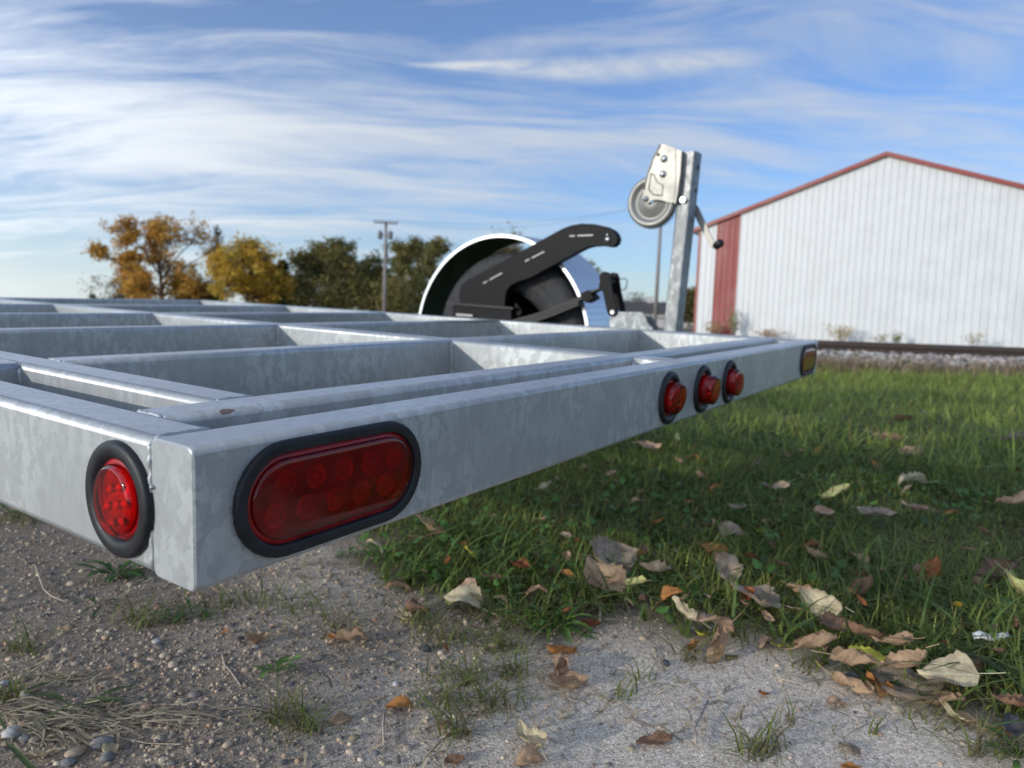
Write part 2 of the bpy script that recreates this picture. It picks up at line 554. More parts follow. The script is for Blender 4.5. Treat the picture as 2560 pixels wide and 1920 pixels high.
xs = axis_pts(.1, 2.6, .013, 900)
ys = axis_pts(-.9, 1.9, .013, 900)
GX, GY = np.meshgrid(xs, ys, indexing='ij')
P2 = np.stack([GX.ravel(), GY.ravel()], 1)
gz = ground_z(P2)
inside = in_poly(P2, EDGE)
ed = edge_dist(P2, EDGE)
gr = np.where(inside, np.clip(ed / .10 + .35 + .5 * vnoise(P2, 14, 1.), 0, 1), np.clip(.3 - ed / .12 + .25 * vnoise(P2, 17, 3.), 0, 1))
sand_c = gp(1900, 1780)[:2]; sand_d = np.linalg.norm((P2 - sand_c) @ np.array([[.55, -.83], [.83, .55]]).T / np.array([.42, .26]), axis=1)
sd = np.clip(1.45 - sand_d + .35 * vnoise(P2, 9, 4.), 0, 1)
sc2 = gp(860, 1460)[:2]
sd = np.maximum(sd, .6 * np.clip(1.3 - np.linalg.norm(P2 - sc2, axis=1) / .22 + .3 * vnoise(P2, 13, 2.), 0, 1))
nx, ny = len(xs), len(ys)
idx = np.arange(nx * ny).reshape(nx, ny)
quads = np.stack([idx[:-1, :-1].ravel(), idx[1:, :-1].ravel(), idx[1:, 1:].ravel(), idx[:-1, 1:].ravel()], 1)
ground = fast_mesh('ground', np.column_stack([P2, gz]), quads, ground_material(),
                   np.stack([gr, sd, np.zeros_like(gr)], 1), smooth=True, nside=4)
tag(ground, kind='structure')

# ================================================================== TRAILER
trailer = empty('flat_trailer')
tm = Matrix.Identity(4)
for i in range(3):
    for j in range(3): tm[i][j] = TM[i][j]
    tm[i][3] = TO[i]
trailer.matrix_world = tm
tag(trailer, 'galvanized steel trailer frame with open deck, red lights, black wheel and winch post', 'trailer')
BW, BH = .0508, .1016


def rounded_rect(w_, h_, r, n=5):
    pts = []; fl = []
    for cx, cy, a0 in ((w_ - r, h_ - r, 0), (r, h_ - r, 90), (r, r, 180), (w_ - r, r, 270)):
        for k in range(n + 1):
            a = R(a0 + 90 * k / n)
            pts.append((cx + r * math.cos(a), cy + r * math.sin(a))); fl.append(k < n)
    return pts, fl


def beam(name, axis, a0, a1, c0, width=BW, height=BH, top=0.0, r=.0075, label=None):
    """rectangular tube along axis 0 (x), 1 (y) or 2 (z); c0 is its smaller coordinate on the cross axis"""
    sec, fl = rounded_rect(width, height, r)
    n = len(sec)
    e = .0014
    rings = [(a0, e), (a0 + e, 0), (a1 - e, 0), (a1, e)]
    vs = []
    for a, ins in rings:
        for (x, z) in sec:
            k = 1 - ins / (width / 2); k2 = 1 - ins / (height / 2)
            x_ = width / 2 + (x - width / 2) * k; z_ = height / 2 + (z - height / 2) * k2
            if axis == 0: vs.append((a, c0 + x_, top - height + z_))
            else: vs.append((c0 + x_, a, top - height + z_))
    fs = []; sm = []
    for i in range(len(rings) - 1):
        for k in range(n):
            k2 = (k + 1) % n
            fs.append((i * n + k, i * n + k2, (i + 1) * n + k2, (i + 1) * n + k)); sm.append(fl[k])
    fs.append(tuple(range(n))); fs.append(tuple(reversed(range(3 * n, 4 * n)))); sm += [False, False]
    mb = MB(); mb.add(vs, fs, sm)
    o = mb.build(name, M['galv'], trailer)
    if label: o['label'] = label
    return o


def weld(p0, p1, r=.0035, parent=None, sag=(0, 0, 0)):
    """a lumpy bead: overlapping flattened drops"""
    mb = MB()
    p0, p1 = Vector(p0), Vector(p1); L = (p1 - p0).length
    n = max(3, int(L / (r * 1.1)))
    pts = []; rads = []
    for i in range(n + 1):
        q = i / n
        pts.append(p0.lerp(p1, q) + Vector((random.gauss(0, r * .12), random.gauss(0, r * .12), random.gauss(0, r * .1))))
        rads.append(r * random.uniform(.72, 1.12) * (.55 if i in (0, n) else 1))
    mb.tube(pts, rads, 7)
    return mb.build('weld_bead', M['galv'], parent or trailer)


XR = 2.053                                    # width of the frame
YF = 3.10
rear = beam('rear_beam', 0, 0.0, XR, 0.0, r=.0055, label='long rear beam carrying the red lights')
left = beam('side_rail', 1, BW + .0012, YF, 0.0, label='near side rail with a round red light')
right = beam('side_rail', 1, BW + .0012, YF, XR - BW, label='far side rail beside the wheel')
bump_in = beam('cross_beam', 0, BW, XR - BW, .115, label='inner rear cross beam with a small rust spot')
beam('stub_beam', 1, BW, .115, .955)
long2 = beam('inner_rail', 1, .166, YF - BW, .122)
center = beam('inner_rail', 1, .166, YF - BW, .970, label='centre rail down the middle of the deck')
CROSS = [.555, 1.145, 1.745, 2.40]
for y in CROSS:
    beam('cross_beam', 0, BW, .122, y)
    beam('cross_beam', 0, .122 + BW, .970, y)
    beam('cross_beam', 0, .970 + BW, XR - BW, y)
beam('front_beam', 0, 0.0, XR, YF + .001)
# outrigger plates beside the far rail, behind and ahead of the wheel
beam('outrigger_bar', 1, .012, .60, XR + .0015, width=.047, height=.07, top=-.004, r=.004)
beam('outrigger_bar', 1, 1.72, 2.6, XR + .0015, width=.047, height=.07, top=-.004, r=.004)

# weld beads at the joints
weld((.0010, .0520, -.005), (.0010, .0524, -.097), .0027)
weld((.004, .0517, -.0012), (.046, .0517, -.0008), .0022)
weld((XR - .046, .0517, -.0012), (XR - .004, .0517, -.0008), .0022)
for y in CROSS:
    for x, s in ((BW, 1), (.122, -1), (.122 + BW, 1), (.970, -1), (.970 + BW, 1), (XR - BW, -1)):
        weld((x + s * .0012, y - .0008, -.006), (x + s * .0012, y - .0008, -.096), .0042)
        weld((x, y + .008, -.0017), (x, y + BW - .008, -.0017), .0026)
for x, s in ((BW, 1), (XR - BW, -1)):
    weld((x + s * .001, .1145, -.006), (x + s * .001, .1145, -.096), .004)
    weld((x, .122, -.0017), (x, .158, -.0017), .0026)
for x in (.122, .970):
    weld((x + .006, .166, -.0017), (x + BW - .006, .166, -.0017), .0026)
weld((.955, .1138, -.006), (.955, .1138, -.096), .004)
weld((-.0008, .0478, -.0335), (-.0008, .0475, -.037), .0020)


# ------------------------------------------------------------------ lights
def stadium(hw, r, n=14):
    """outline of half length hw (straight part) and radius r"""
    pts = []
    for k in range(n + 1):
        a = -math.pi / 2 + math.pi * k / n
        pts.append((hw + r * math.cos(a), r * math.sin(a)))
    for k in range(n + 1):
        a = math.pi / 2 + math.pi * k / n
        pts.append((-hw + r * math.cos(a), r * math.sin(a)))
    return pts


def swept(hw, prof, to3, close=False, n=14, fan=False):
    """rings of stadiums: prof = (radius, height)"""
    mb = MB(); vs = []; fs = []
    for (r, h) in prof:
        for (a, b) in stadium(hw, max(r, .0004), n): vs.append(to3(a, b, h))
    k = 2 * (n + 1)
    for i in range(len(prof) - 1):
        for j in range(k):
            j2 = (j + 1) % k
            fs.append((i * k + j, i * k + j2, (i + 1) * k + j2, (i + 1) * k + j))
    sm = [True] * len(fs)
    if fan:
        fs.append(tuple((len(prof) - 1) * k + j for j in range(k))); sm.append(False)
    mb.add(vs, fs, sm)
    return mb


def oval_light(cx, cz, label):
    body = None
    to3 = lambda a, b, h: (cx + a, -h, cz + b)
    HW = .0535
    body = swept(HW, [(.0365, -.004), (.0365, .0012), (.030, .0014)], to3, fan=True).build('tail_light', M['housing'], trailer)
    body['label'] = label
    swept(HW, [(.0449, -.001), (.0449, .0028), (.0446, .0042), (.0438, .0051), (.0430, .0053), (.0420, .0054), (.0380, .0054), (.0370, .0053), (.0362, .0050), (.0357, .0042), (.0354, .0032), (.0352, .0014), (.0345, .0010), (.0305, .0008)],
          to3).build('grommet', M['rubber'], body)
    swept(HW, [(.0312, .0008), (.0312, .0036), (.0306, .0046), (.0292, .0051), (.022, .0053), (.010, .0055), (.0004, .0056)], to3, fan=True).build('lens', M['lens'], body)
    for k in range(10):
        col, row = k % 5, k // 5
        x = -.058 + col * .029 + (row * .010 - .005); z = .0115 if row else -.0115
        mb = MB()
        prof = [(.0104, .0013), (.0098, .0026), (.0085, .0022), (.0048, .0015), (.0044, .0024), (.0028, .0031), (.0003, .0034)]
        mb.lathe([(r, -h) for r, h in prof], 1, (cx + x, 0, cz + z), 20)
        mb.build('led', M['led_dark'], body)
    return body


oval_light(.1275, -.0503, 'oval red tail light in a black rubber grommet near the corner')
oval_light(XR - .1275, -.0503, 'oval red tail light at the far end of the rear beam')


def round_light(to3, label, proud, tilt=(0, 0), sun=False):
    """to3(a, b, h): a, b across the beam's face, h away from it"""
    def ring(prof, name, mat, par, n=44, tl=False, cap=False):
        mb = MB(); vs = []; fs = []
        for (r, h) in prof:
            for k in range(n):
                q = 2 * math.pi * k / n
                a, b = r * math.cos(q), r * math.sin(q)
                hh = h + (a * tilt[0] + b * tilt[1] if tl else 0)
                vs.append(to3(a, b, hh))
        for i in range(len(prof) - 1):
            for k in range(n):
                k2 = (k + 1) % n
                fs.append((i * n + k, i * n + k2, (i + 1) * n + k2, (i + 1) * n + k))
        sm = [True] * len(fs)
        if cap: fs.append(tuple((len(prof) - 1) * n + k for k in range(n))); sm.append(False)
        mb.add(vs, fs, sm)
        return mb.build(name, mat, par)
    body = ring([(.031, -.004), (.031, .0012), (.0268, .0014)], 'marker_light', M['housing'], trailer, cap=True)
    body['label'] = label
    ring([(.0442, -.001), (.0442, .0022), (.0438, .0038), (.0426, .0050), (.0412, .0056), (.0372, .0060), (.0350, .0058), (.0330, .0050), (.0312, .0034), (.0303, .0014), (.0296, .0008), (.0278, .0006)], 'grommet', M['rubber'], body)
    p_ = proud
    ring([(.0266, .0010), (.0268, p_ - .004), (.0264, p_ - .0016), (.0250, p_ - .0004), (.0235, p_), (.012, p_ + .0003), (.0004, p_ + .0004)], 'lens', M['lens2'], body, tl=True, cap=True)
    # fluted fans of the light cells under the lens
    cells = [(0, 0)] + [(.0145 * math.cos(R(60 * k + 15)), .0145 * math.sin(R(60 * k + 15))) for k in range(6)]
    base = max(.0018, p_ - .0105)
    ring([(.0255, .0012), (.0255, base), (.0004, base)], 'backing', M['back_ground_reflection'] if not sun else M['back_sunlit'], body, tl=True, cap=True)  # backing colour carries sunlight on the side light, ground reflection on the others
    for (ca, cb) in cells:
        mb = MB()
        a0 = random.uniform(-.35, .35) - 1.25
        for j in range(7):
            q = a0 + (j - 3) * .24
            pts = []
            for s_, hh in ((.0012, .0010), (.0030, .0030), (.0052, .0034), (.0066, .0012)):
                a, b = ca + s_ * math.cos(q), cb + s_ * math.sin(q)
                pts.append(to3(a, b, base + hh + a * tilt[0] + b * tilt[1]))
            mb.tube(pts, [.0004, .0008, .0011, .0007], 5)
        mb.build('led', M['reflector'], body)
    return body


round_light(lambda a, b, h: (-h, .0920 - a, -.0525 + b), 'round red marker light in a black grommet on the near side rail', .0092, (.03, -.05), True)
for x, pr, tl, lb in ((.850, .019, (.10, .10), 'first of three round red lights from the corner, lens tipped'),
                      (1.013, .027, (.02, .06), 'middle one of three round red lights, lens standing proud'),
                      (1.175, .022, (.10, -.02), 'third round red light from the corner, darkened lens')):
    round_light(lambda a, b, h, x=x: (x + a, -h, -.053 + b), lb, pr, tl)

# ------------------------------------------------------------------ wheel, fender, lift arm, spring
WC = (2.235, 1.205, -.090)
wheel = empty('wheel', (0, 0, 0), 0, trailer)
mb = MB()
prof = [(.205, -.085), (.225, -.098), (.250, -.1035), (.262, -.1045), (.268, -.1025), (.275, -.1045), (.305, -.1065), (.312, -.1045), (.318, -.106), (.335, -.1005), (.347, -.092),
        (.3565, -.082), (.360, -.06), (.360, -.052), (.352, -.050), (.352, -.044), (.361, -.042), (.361, -.012), (.352, -.010), (.352, -.002), (.361, 0)]
prof = prof + [(r, -h) for r, h in reversed(prof[:-1])]
mb.lathe(prof, 0, WC, 72)
mb.build('tyre', M['tyre'], wheel)
mb = MB()
mb.lathe([(.206, -.088), (.200, -.092), (.188, -.070), (.180, -.02), (.172, .03), (.12, .045), (.07, .050), (.055, .060), (.002, .060)], 0, WC, 40)
mb.build('rim', M['black'], wheel)
mb = MB(); mb.tube([(2.02, WC[1], WC[2]), (2.30, WC[1], WC[2])], .03, 16)
mb.build('axle', M['black'], trailer)

FR, FX0, FX1 = .425, 2.112, 2.372
mb = MB()
n = 56; a0, a1 = R(-14), R(194)
sec = [(FX0 + .004, FR - .010), (FX0, FR - .010), (FX0, FR + .001), (FX0 + .003, FR + .004), (FX1 - .003, FR + .004), (FX1, FR + .001), (FX1, FR - .010), (FX1 - .004, FR - .010),
       (FX1 - .005, FR), (FX0 + .005, FR)]
vs = []; fs = []
for i in range(n + 1):
    a = a0 + (a1 - a0) * i / n
    for (x, r) in sec: vs.append((x, WC[1] + .03 + r * math.cos(a), WC[2] + r * math.sin(a)))
k = len(sec)
for i in range(n):
    for j in range(k): fs.append((i * k + j, i * k + (j + 1) % k, (i + 1) * k + (j + 1) % k, (i + 1) * k + j))
fs += [tuple(range(k)), tuple(reversed(range(n * k, (n + 1) * k)))]
mb.add(vs, fs, False)
fender = mb.build('fender', M['alu'], trailer)
fender['label'] = 'bright diamond plate aluminium wheel fender'
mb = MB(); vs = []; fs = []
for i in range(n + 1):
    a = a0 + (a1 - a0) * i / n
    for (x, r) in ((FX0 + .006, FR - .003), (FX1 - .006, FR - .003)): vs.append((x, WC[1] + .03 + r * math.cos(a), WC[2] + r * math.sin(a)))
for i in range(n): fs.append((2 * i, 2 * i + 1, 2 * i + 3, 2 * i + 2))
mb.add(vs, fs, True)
mb.build('reflection_sheet', M['reflection_sheet'], fender)  # added sheet, coloured like the dark green reflection inside the fender
# raised lozenges of the tread plate
mb = MB()
na = 62; nxr = 11
for i in range(na):
    for j in range(nxr):
        a = a0 + (a1 - a0) * (i + .5) / na
        x = FX0 + (FX1 - FX0) * (j + .5 + (.25 if i % 2 else -.25)) / nxr
        if not FX0 + .010 < x < FX1 - .010: continue
        s = 1 if (i + j) % 2 else -1
        L, wd, hgt = .0085, .0026, .0016
        o_ = []
        for (p_, q_) in ((-L, 0), (0, -wd), (L, 0), (0, wd)):
            dx = (p_ - s * q_) * .7071; da = (s * p_ + q_) * .7071
            aa = a + da / FR
            o_.append((x + dx, WC[1] + .03 + (FR + .0039) * math.cos(aa), WC[2] + (FR + .0039) * math.sin(aa)))
        top = (x, WC[1] + .03 + (FR + .004 + hgt) * math.cos(a), WC[2] + (FR + .004 + hgt) * math.sin(a))
        mb.add(o_ + [top], [(0, 1, 4), (1, 2, 4), (2, 3, 4), (3, 0, 4)])
tp = mb.build('tread_pattern', M['alu'], fender); tp['kind'] = 'stuff'


def zy(pts, X, ox=900, oy=500, k=.36166):
    out = []
    for (a, b) in pts:
        q = on_x(ox + a * k, oy + b * k, X); out.append((q[1], q[2]))
    return out


AX = 2.068
outline = [(690, 742), (686, 640), (700, 585), (745, 553), (900, 468), (1100, 360), (1340, 228), (1400, 196), (1460, 174), (1530, 162), (1620, 166), (1700, 184),
           (1745, 206), (1772, 236), (1782, 268), (1774, 300), (1752, 321), (1720, 325), (1670, 316), (1610, 319), (1560, 331), (1510, 356), (1350, 445), (1180, 537), (1085, 570), (1040, 594),
           (1012, 632), (1002, 680), (1000, 742)]
mb = MB(); mb.extrude(zy(outline, AX), AX, AX + .034)
arm = mb.build('lift_arm', M['black'], trailer, bevel=.0025)
arm['label'] = 'curved black steel lift arm over the wheel'
for (x0, y0, x1, y1) in ((852, 572, 982, 500), (1142, 420, 1275, 352), (1450, 245, 1612, 238)):
    for q0, q1 in ((0, .22), (.34, 1.0)):
        ax_, ay_ = x0 + (x1 - x0) * q0, y0 + (y1 - y0) * q0
        bx_, by_ = x0 + (x1 - x0) * q1, y0 + (y1 - y0) * q1
        mb = MB(); mb.extrude(zy([(ax_, ay_), (bx_, by_), (bx_ + 1, by_ + 9), (ax_ + 1, ay_ + 9)], AX), AX - .002, AX + .004)
        mb.build('slot_tab', M['edge'], arm)
py, pz = zy([(1715, 272)], AX)[0]
mb = MB(); mb.lathe([(.0095, .0), (.0095, -.006), (.006, -.009), (.001, -.0095)], 0, (AX, py, pz), 12)
mb.tube([(AX - .008, py, pz + .004), (AX - .012, py - .002, pz + .020)], .0025, 6)
mb.build('pin', M['bolt'], arm)
mb = MB()
mb.extrude(zy([(596, 706), (1056, 742), (1056, 756), (596, 720)], 2.055), 2.055, 2.125)
mb.build('mount_plate', M['blacksteel'], arm)
mb = MB(); mb.extrude(zy([(640, 722), (1046, 756), (1046, 880), (640, 880)], 2.062), 2.062, 2.118)
mb.build('axle_seat', M['black'], arm, bevel=.003)
mb = MB(); mb.extrude(zy([(670, 784), (784, 792), (784, 806), (670, 800)], 2.058), 2.052, 2.062)
mb.build('bracket_tab', M['edge'], arm)
mb = MB(); mb.extrude(zy([(1060, 800), (1078, 708), (1120, 770), (1105, 800)], 2.09), 2.088, 2.094)
mb.build('gusset', M['black'], arm)

# leaf spring: four curved leaves
spring = empty('leaf_spring', (0, 0, 0), 0, trailer)
cl = zy([(1020, 838), (1120, 812), (1220, 785), (1330, 748), (1430, 706), (1520, 668), (1600, 632), (1690, 592)], 2.075)
for li in range(4):
    pts = cl[: len(cl) - (0, 1, 2, 2)[li]]
    mb = MB(); vs = []; fs = []
    off = -.0085 * li
    for (y, z) in pts:
        for dx, dz in ((0, 0), (.045, 0), (.045, -.0066), (0, -.0066)): vs.append((2.065 + dx, y, z + off + dz))
    for i in range(len(pts) - 1):
        for j in range(4): fs.append((i * 4 + j, i * 4 + (j + 1) % 4, i * 4 + 4 + (j + 1) % 4, i * 4 + 4 + j))
    fs += [(0, 1, 2, 3), tuple(len(pts) * 4 - 1 - q for q in range(4))]
    mb.add(vs, fs); mb.build('leaf', M['blacksteel'], spring)
mb = MB(); mb.extrude(zy([(1522, 648), (1575, 622), (1620, 678), (1560, 712)], 2.062), 2.060, 2.115)
mb.build('clip', M['black'], spring, bevel=.002)
ey = zy([(1690, 590)], 2.075)[0]
mb = MB(); mb.lathe([(.002, -.026), (.016, -.026), (.016, .026), (.002, .026)], 0, (2.0875, ey[0], ey[1]), 18, False)
mb.build('spring_eye', M['black'], spring)
shackle = empty('shackle', (0, 0, 0), 0, trailer)
for X in (2.050, 2.118):
    mb = MB()
    mb.extrude(zy([(1662, 540), (1668, 512), (1692, 495), (1725, 500), (1740, 522), (1752, 620), (1782, 740), (1784, 785), (1760, 806), (1732, 800), (1716, 770), (1690, 650)], 2.062), X, X + .009)
    mb.build('shackle_plate', M['black'], shackle, bevel=.0015)
sb = zy([(1750, 776)], 2.05)[0]
mb = MB(); mb.lathe([(.0105, 0), (.0105, -.007), (.007, -.010), (.001, -.010)], 0, (2.050, sb[0], sb[1]), 6, False)
mb.tube([(2.05, sb[0], sb[1]), (2.14, sb[0], sb[1])], .007, 8)
mb.build('shackle_bolt', M['bolt'], shackle)
st_ = zy([(1705, 535)], 2.05)[0]
mb = MB(); mb.tube([(2.048, st_[0], st_[1]), (2.14, st_[0], st_[1])], .008, 10)
mb.build('shackle_bolt', M['black'], shackle)
wl = [on_x(900 + a * .36166, 500 + b * .36166, 2.135) for a, b in ((1785, 545), (1838, 545), (1848, 560), (1840, 605), (1826, 622), (1800, 620))]
mb = MB(); mb.tube(wl, .0022, 6); mb.build('wire_clip', M['edge'], shackle)
mb = MB(); mb.extrude(zy([(1725, 900), (1726, 810), (1790, 775), (1860, 772), (1955, 775), (1972, 800), (1990, 850), (2025, 886), (2025, 900)], 2.06), 2.058, 2.066)
mb.extrude(zy([(1725, 900), (1726, 822), (1955, 790), (2025, 900)], 2.06), 2.120, 2.127)
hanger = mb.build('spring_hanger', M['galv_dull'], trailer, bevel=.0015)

# ------------------------------------------------------------------ winch post
post = empty('winch_post', (0, 0, 0), 0, trailer)
sec, fl = rounded_rect(.066, .0475, .006)
n = len(sec); vs = []; fs = []; sm = []
PX0, PY0 = 2.060, .4548
ends = [(0, PY0, PX0, -.004), (1, .4314, PX0 + .004, .592)]
tk = .0035
for (q, y0, x0, z0) in ends:
    for (a, b) in sec: vs.append((x0 + a, y0 + b, z0))
for k in range(n):
    fs.append((k, (k + 1) % n, n + (k + 1) % n, n + k)); sm.append(fl[k])
# open top with wall thickness
o_ = len(vs)
for (a, b) in sec:
    cx, cy = .033, .02375
    vs.append((ends[1][2] + cx + (a - cx) * (1 - tk / cx), ends[1][1] + cy + (b - cy) * (1 - tk / cy), .592))
for (a, b) in sec:
    vs.append((ends[1][2] + cx + (a - cx) * (1 - tk / cx), ends[1][1] + cy + (b - cy) * (1 - tk / cy), .50))
for k in range(n):
    k2 = (k + 1) % n
    fs.append((n + k, n + k2, o_ + k2, o_ + k)); sm.append(False)
    fs.append((o_ + k, o_ + k2, o_ + n + k2, o_ + n + k)); sm.append(True)
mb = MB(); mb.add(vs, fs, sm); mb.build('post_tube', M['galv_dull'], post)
for z in (.545, .470):
    y = PY0 + (.4314 - PY0) * (z / .592) - .0006
    mb = MB(); mb.lathe([(.0075, .0), (.0075, -.0008), (.001, -.0009)], 1, (PX0 + .042, y, z), 14, False)
    mb.build('bolt_hole', M['black'], post)


def zw(pts, X): return zy(pts, X, 1500, 330, .31348)


winch = empty('hand_winch', (0, 0, 0), 0, trailer)
WX = 2.038
plate = [(490, 92), (545, 106), (600, 126), (606, 330), (598, 480), (585, 566), (540, 562), (500, 548), (455, 541), (415, 545), (392, 566), (365, 570), (345, 552), (336, 525), (344, 490),
         (350, 430), (366, 370), (390, 300), (410, 240), (432, 188), (460, 135)]
mb = MB(); mb.extrude(zw(plate, WX), WX, WX + .004)
mb.build('side_plate', M['zinc'], winch, bevel=.001)
mb = MB(); mb.extrude(zw([(600, 126), (652, 150), (640, 330), (622, 470), (600, 576), (585, 566), (598, 480), (606, 330)], WX), WX + .001, WX + .05)
mb.build('flange', M['zinc'], winch, bevel=.001)
# embossed rim of the plate
rib = zw([(408, 330), (396, 400), (388, 455), (420, 498), (495, 508), (503, 425), (455, 402), (430, 340), (408, 330)], WX)
mb = MB(); mb.tube([(WX - .0005, y, z) for y, z in rib], .0026, 6); mb.build('embossed_rib', M['zinc'], winch)
mb = MB(); mb.tube([(WX - .0005, y, z) for y, z in zw([(484, 100), (455, 150), (428, 200), (404, 270), (382, 330), (364, 400), (352, 460)], WX)], .0032, 6); mb.build('embossed_rib', M['zinc'], winch)
for q in ((512, 214), (502, 336)):
    y, z = zw([q], WX)[0]
    mb = MB(); mb.lathe([(.0125, 0), (.0122, -.002), (.0085, -.0025), (.0080, -.007), (.0055, -.0085), (.0005, -.009)], 0, (WX, y, z), 20); mb.build('bolt', M['bolt'], winch)
y, z = zw([(465, 180)], WX)[0]
mb = MB(); mb.lathe([(.0055, -.0006), (.0005, -.0007)], 0, (WX, y, z), 12); mb.build('rivet_hole', M['black'], winch)
y, z = zw([(368, 535)], WX)[0]
mb = MB(); mb.lathe([(.010, 0), (.010, -.003), (.006, -.004), (.005, -.010), (.0005, -.011)], 0, (WX, y, z), 16); mb.build('hub_nut', M['bolt'], winch)
gy, gz_ = zw([(402, 556)], WX + .012)[0]
gr_ = .0865
mb = MB()
mb.lathe([(.010, .002), (.030, .002), (.034, .006), (.048, .006), (.052, .010), (.060, .009), (.066, .000), (.074, -.003), (gr_ - .006, -.002), (gr_ - .001, .003), (gr_, .010), (gr_ - .004, .014), (.02, .016)],
         0, (WX + .012, gy, gz_), 64)
gear = mb.build('reel_disc', M['zinc'], winch)
mb = MB()
for k in range(56):
    a = 2 * math.pi * k / 56; c, s = math.cos(a), math.sin(a); c2, s2 = -s, c
    r0, r1, hw_, ht = gr_ - .006, gr_ + .003, .0030, .0018
    vs = []
    for X in (WX + .034, WX + .042):
        for (r, h_) in ((r0, -hw_), (r0, hw_), (r1, ht), (r1, -ht)): vs.append((X, gy + c * r + c2 * h_, gz_ + s * r + s2 * h_))
    mb.add(vs, [(0, 1, 2, 3), (7, 6, 5, 4), (0, 4, 5, 1), (1, 5, 6, 2), (2, 6, 7, 3), (3, 7, 4, 0)])
mb.lathe([(gr_ - .004, .022), (gr_ - .004, .030), (.01, .030)], 0, (WX + .012, gy, gz_), 48)
mb.lathe([(.03, .010), (.03, .024)], 0, (WX + .012, gy, gz_), 32)
mb.build('toothed_gear', M['zinc'], winch)
HX = 2.138
hp = zw([(752, 560), (782, 596), (925, 905), (918, 925), (880, 918), (868, 895), (768, 700), (745, 640)], HX)
mb = MB(); mb.extrude(hp, HX, HX + .006)
handle = mb.build('crank_handle', M['zinc'], winch, bevel=.001)
g0 = zw([(905, 898)], HX)[0]
mb = MB()
mb.lathe([(.001, -.034), (.0115, -.033), (.0135, -.028), (.0135, .004), (.011, .010), (.001, .011)], 0, (0, 0, 0), 18)
grip = mb.build('grip', M['rubber'], winch)
grip.location = (HX - .006, g0[0] - .014, g0[1] - .003); grip.rotation_euler = (0, R(12), R(38))
mb = MB(); mb.tube([(WX + .01, g0[0] + .085, g0[1] + .14), (HX + .004, g0[0] + .085, g0[1] + .14)], .009, 12); mb.build('crank_shaft', M['bolt'], winch)
# jack stand under the frame so that the deck rests on the ground (hidden behind the beams)
for x, y in ((1.0, 2.9),):
    mb = MB(); mb.box((x - .03, y - .03, -.52), (x + .03, y + .03, -BH - .001)); mb.build('jack_leg', M['galv'], trailer)

# ================================================================== RAILWAY
def t3(s, n_, z): p_ = TRK_P + TRK * s + TRK_N * n_; return (p_[0], p_[1], z)


M['rail'] = simple('rusty_rail', (.085, .060, .050), .75, .2, .3, 30, .25)
M['stone'] = None


def vcol_mat(name, rough=.85, transl=0.0, bump_scale=0, gloss=.3):
    m, t, p = new_mat(name)
    at = t.n('ShaderNodeAttribute'); at.attribute_name = 'tint'
    geo = t.n('ShaderNodeNewGeometry')
    nz = t.noise(geo.outputs['Position'], bump_scale or 60, 4, .6)
    c = t.mix(1.0, at.outputs['Color'], t.rng(nz, .3, .7, .8, 1.2), 'MULTIPLY')
    t.l(c, p.inputs['Base Color'])
    p.inputs['Roughness'].default_value = rough
    p.inputs['Specular IOR Level'].default_value = gloss
    if bump_scale: bump(t, p, nz, .5, .002)
    if transl:
        tr = t.n('ShaderNodeBsdfTranslucent'); t.l(c, tr.inputs[0])
        mx = t.n('ShaderNodeMixShader'); mx.inputs[0].default_value = transl
        out = [n for n in m.node_tree.nodes if n.type == 'OUTPUT_MATERIAL'][0]
        t.l(p.outputs[0], mx.inputs[1]); t.l(tr.outputs[0], mx.inputs[2]); t.l(mx.outputs[0], out.inputs[0])
    return m


M['pebble'] = vcol_mat('pebble', .8, 0, 300)
M['ballast'] = vcol_mat('ballast_rock', .9, 0, 40)
M['grass'] = vcol_mat('grass_blade', .55, .45, 0, .3)
M['herb'] = vcol_mat('herb_leaf', .5, .25, 120, .35)
M['straw'] = vcol_mat('dry_straw', .8, .2)

ICO_V, ICO_F = None, None


def ico(sub):
    bm = bmesh.new(); bmesh.ops.create_icosphere(bm, subdivisions=sub, radius=1)
    v = np.array([x.co[:] for x in bm.verts]); f = np.array([[q.index for q in x.verts] for x in bm.faces]); bm.free()
    return v, f


ICO = {1: ico(1), 2: ico(2)}


def rand_rot(n):
    q = RNG.normal(size=(n, 4)); q /= np.linalg.norm(q, axis=1)[:, None]
    w_, x, y, z = q.T
    return np.stack([np.stack([1 - 2 * (y * y + z * z), 2 * (x * y - z * w_), 2 * (x * z + y * w_)], 1),
                     np.stack([2 * (x * y + z * w_), 1 - 2 * (x * x + z * z), 2 * (y * z - x * w_)], 1),
                     np.stack([2 * (x * z - y * w_), 2 * (y * z + x * w_), 1 - 2 * (x * x + y * y)], 1)], 1)


def rocks(name, pos, rad, cols, mat, sub=1, flat=.62, rough=.16, smooth=True):
    v0, f0 = ICO[sub]
    n = len(pos); k = len(v0)
    sc = RNG.uniform(.7, 1.25, (n, 3)); sc[:, 2] *= flat
    ang = RNG.uniform(0, 2 * np.pi, n)
    rot = rand_rot(n)
    base = np.einsum('nij,kj->nki', rot, v0)                       # random turn so that facets differ
    base = base * (1 + RNG.normal(0, rough, (n, k, 1)))
    base = base * sc[:, None, :]
    c, s = np.cos(ang)[:, None], np.sin(ang)[:, None]
    x = base[:, :, 0] * c - base[:, :, 1] * s; y = base[:, :, 0] * s + base[:, :, 1] * c
    V = np.stack([x, y, base[:, :, 2]], 2) * rad[:, None, None] + pos[:, None, :]
    Fc = (f0[None] + (np.arange(n) * k)[:, None, None]).reshape(-1, 3)
    C = np.repeat(cols, k, axis=0)
    return fast_mesh(name, V.reshape(-1, 3), Fc, mat, C, smooth=smooth)


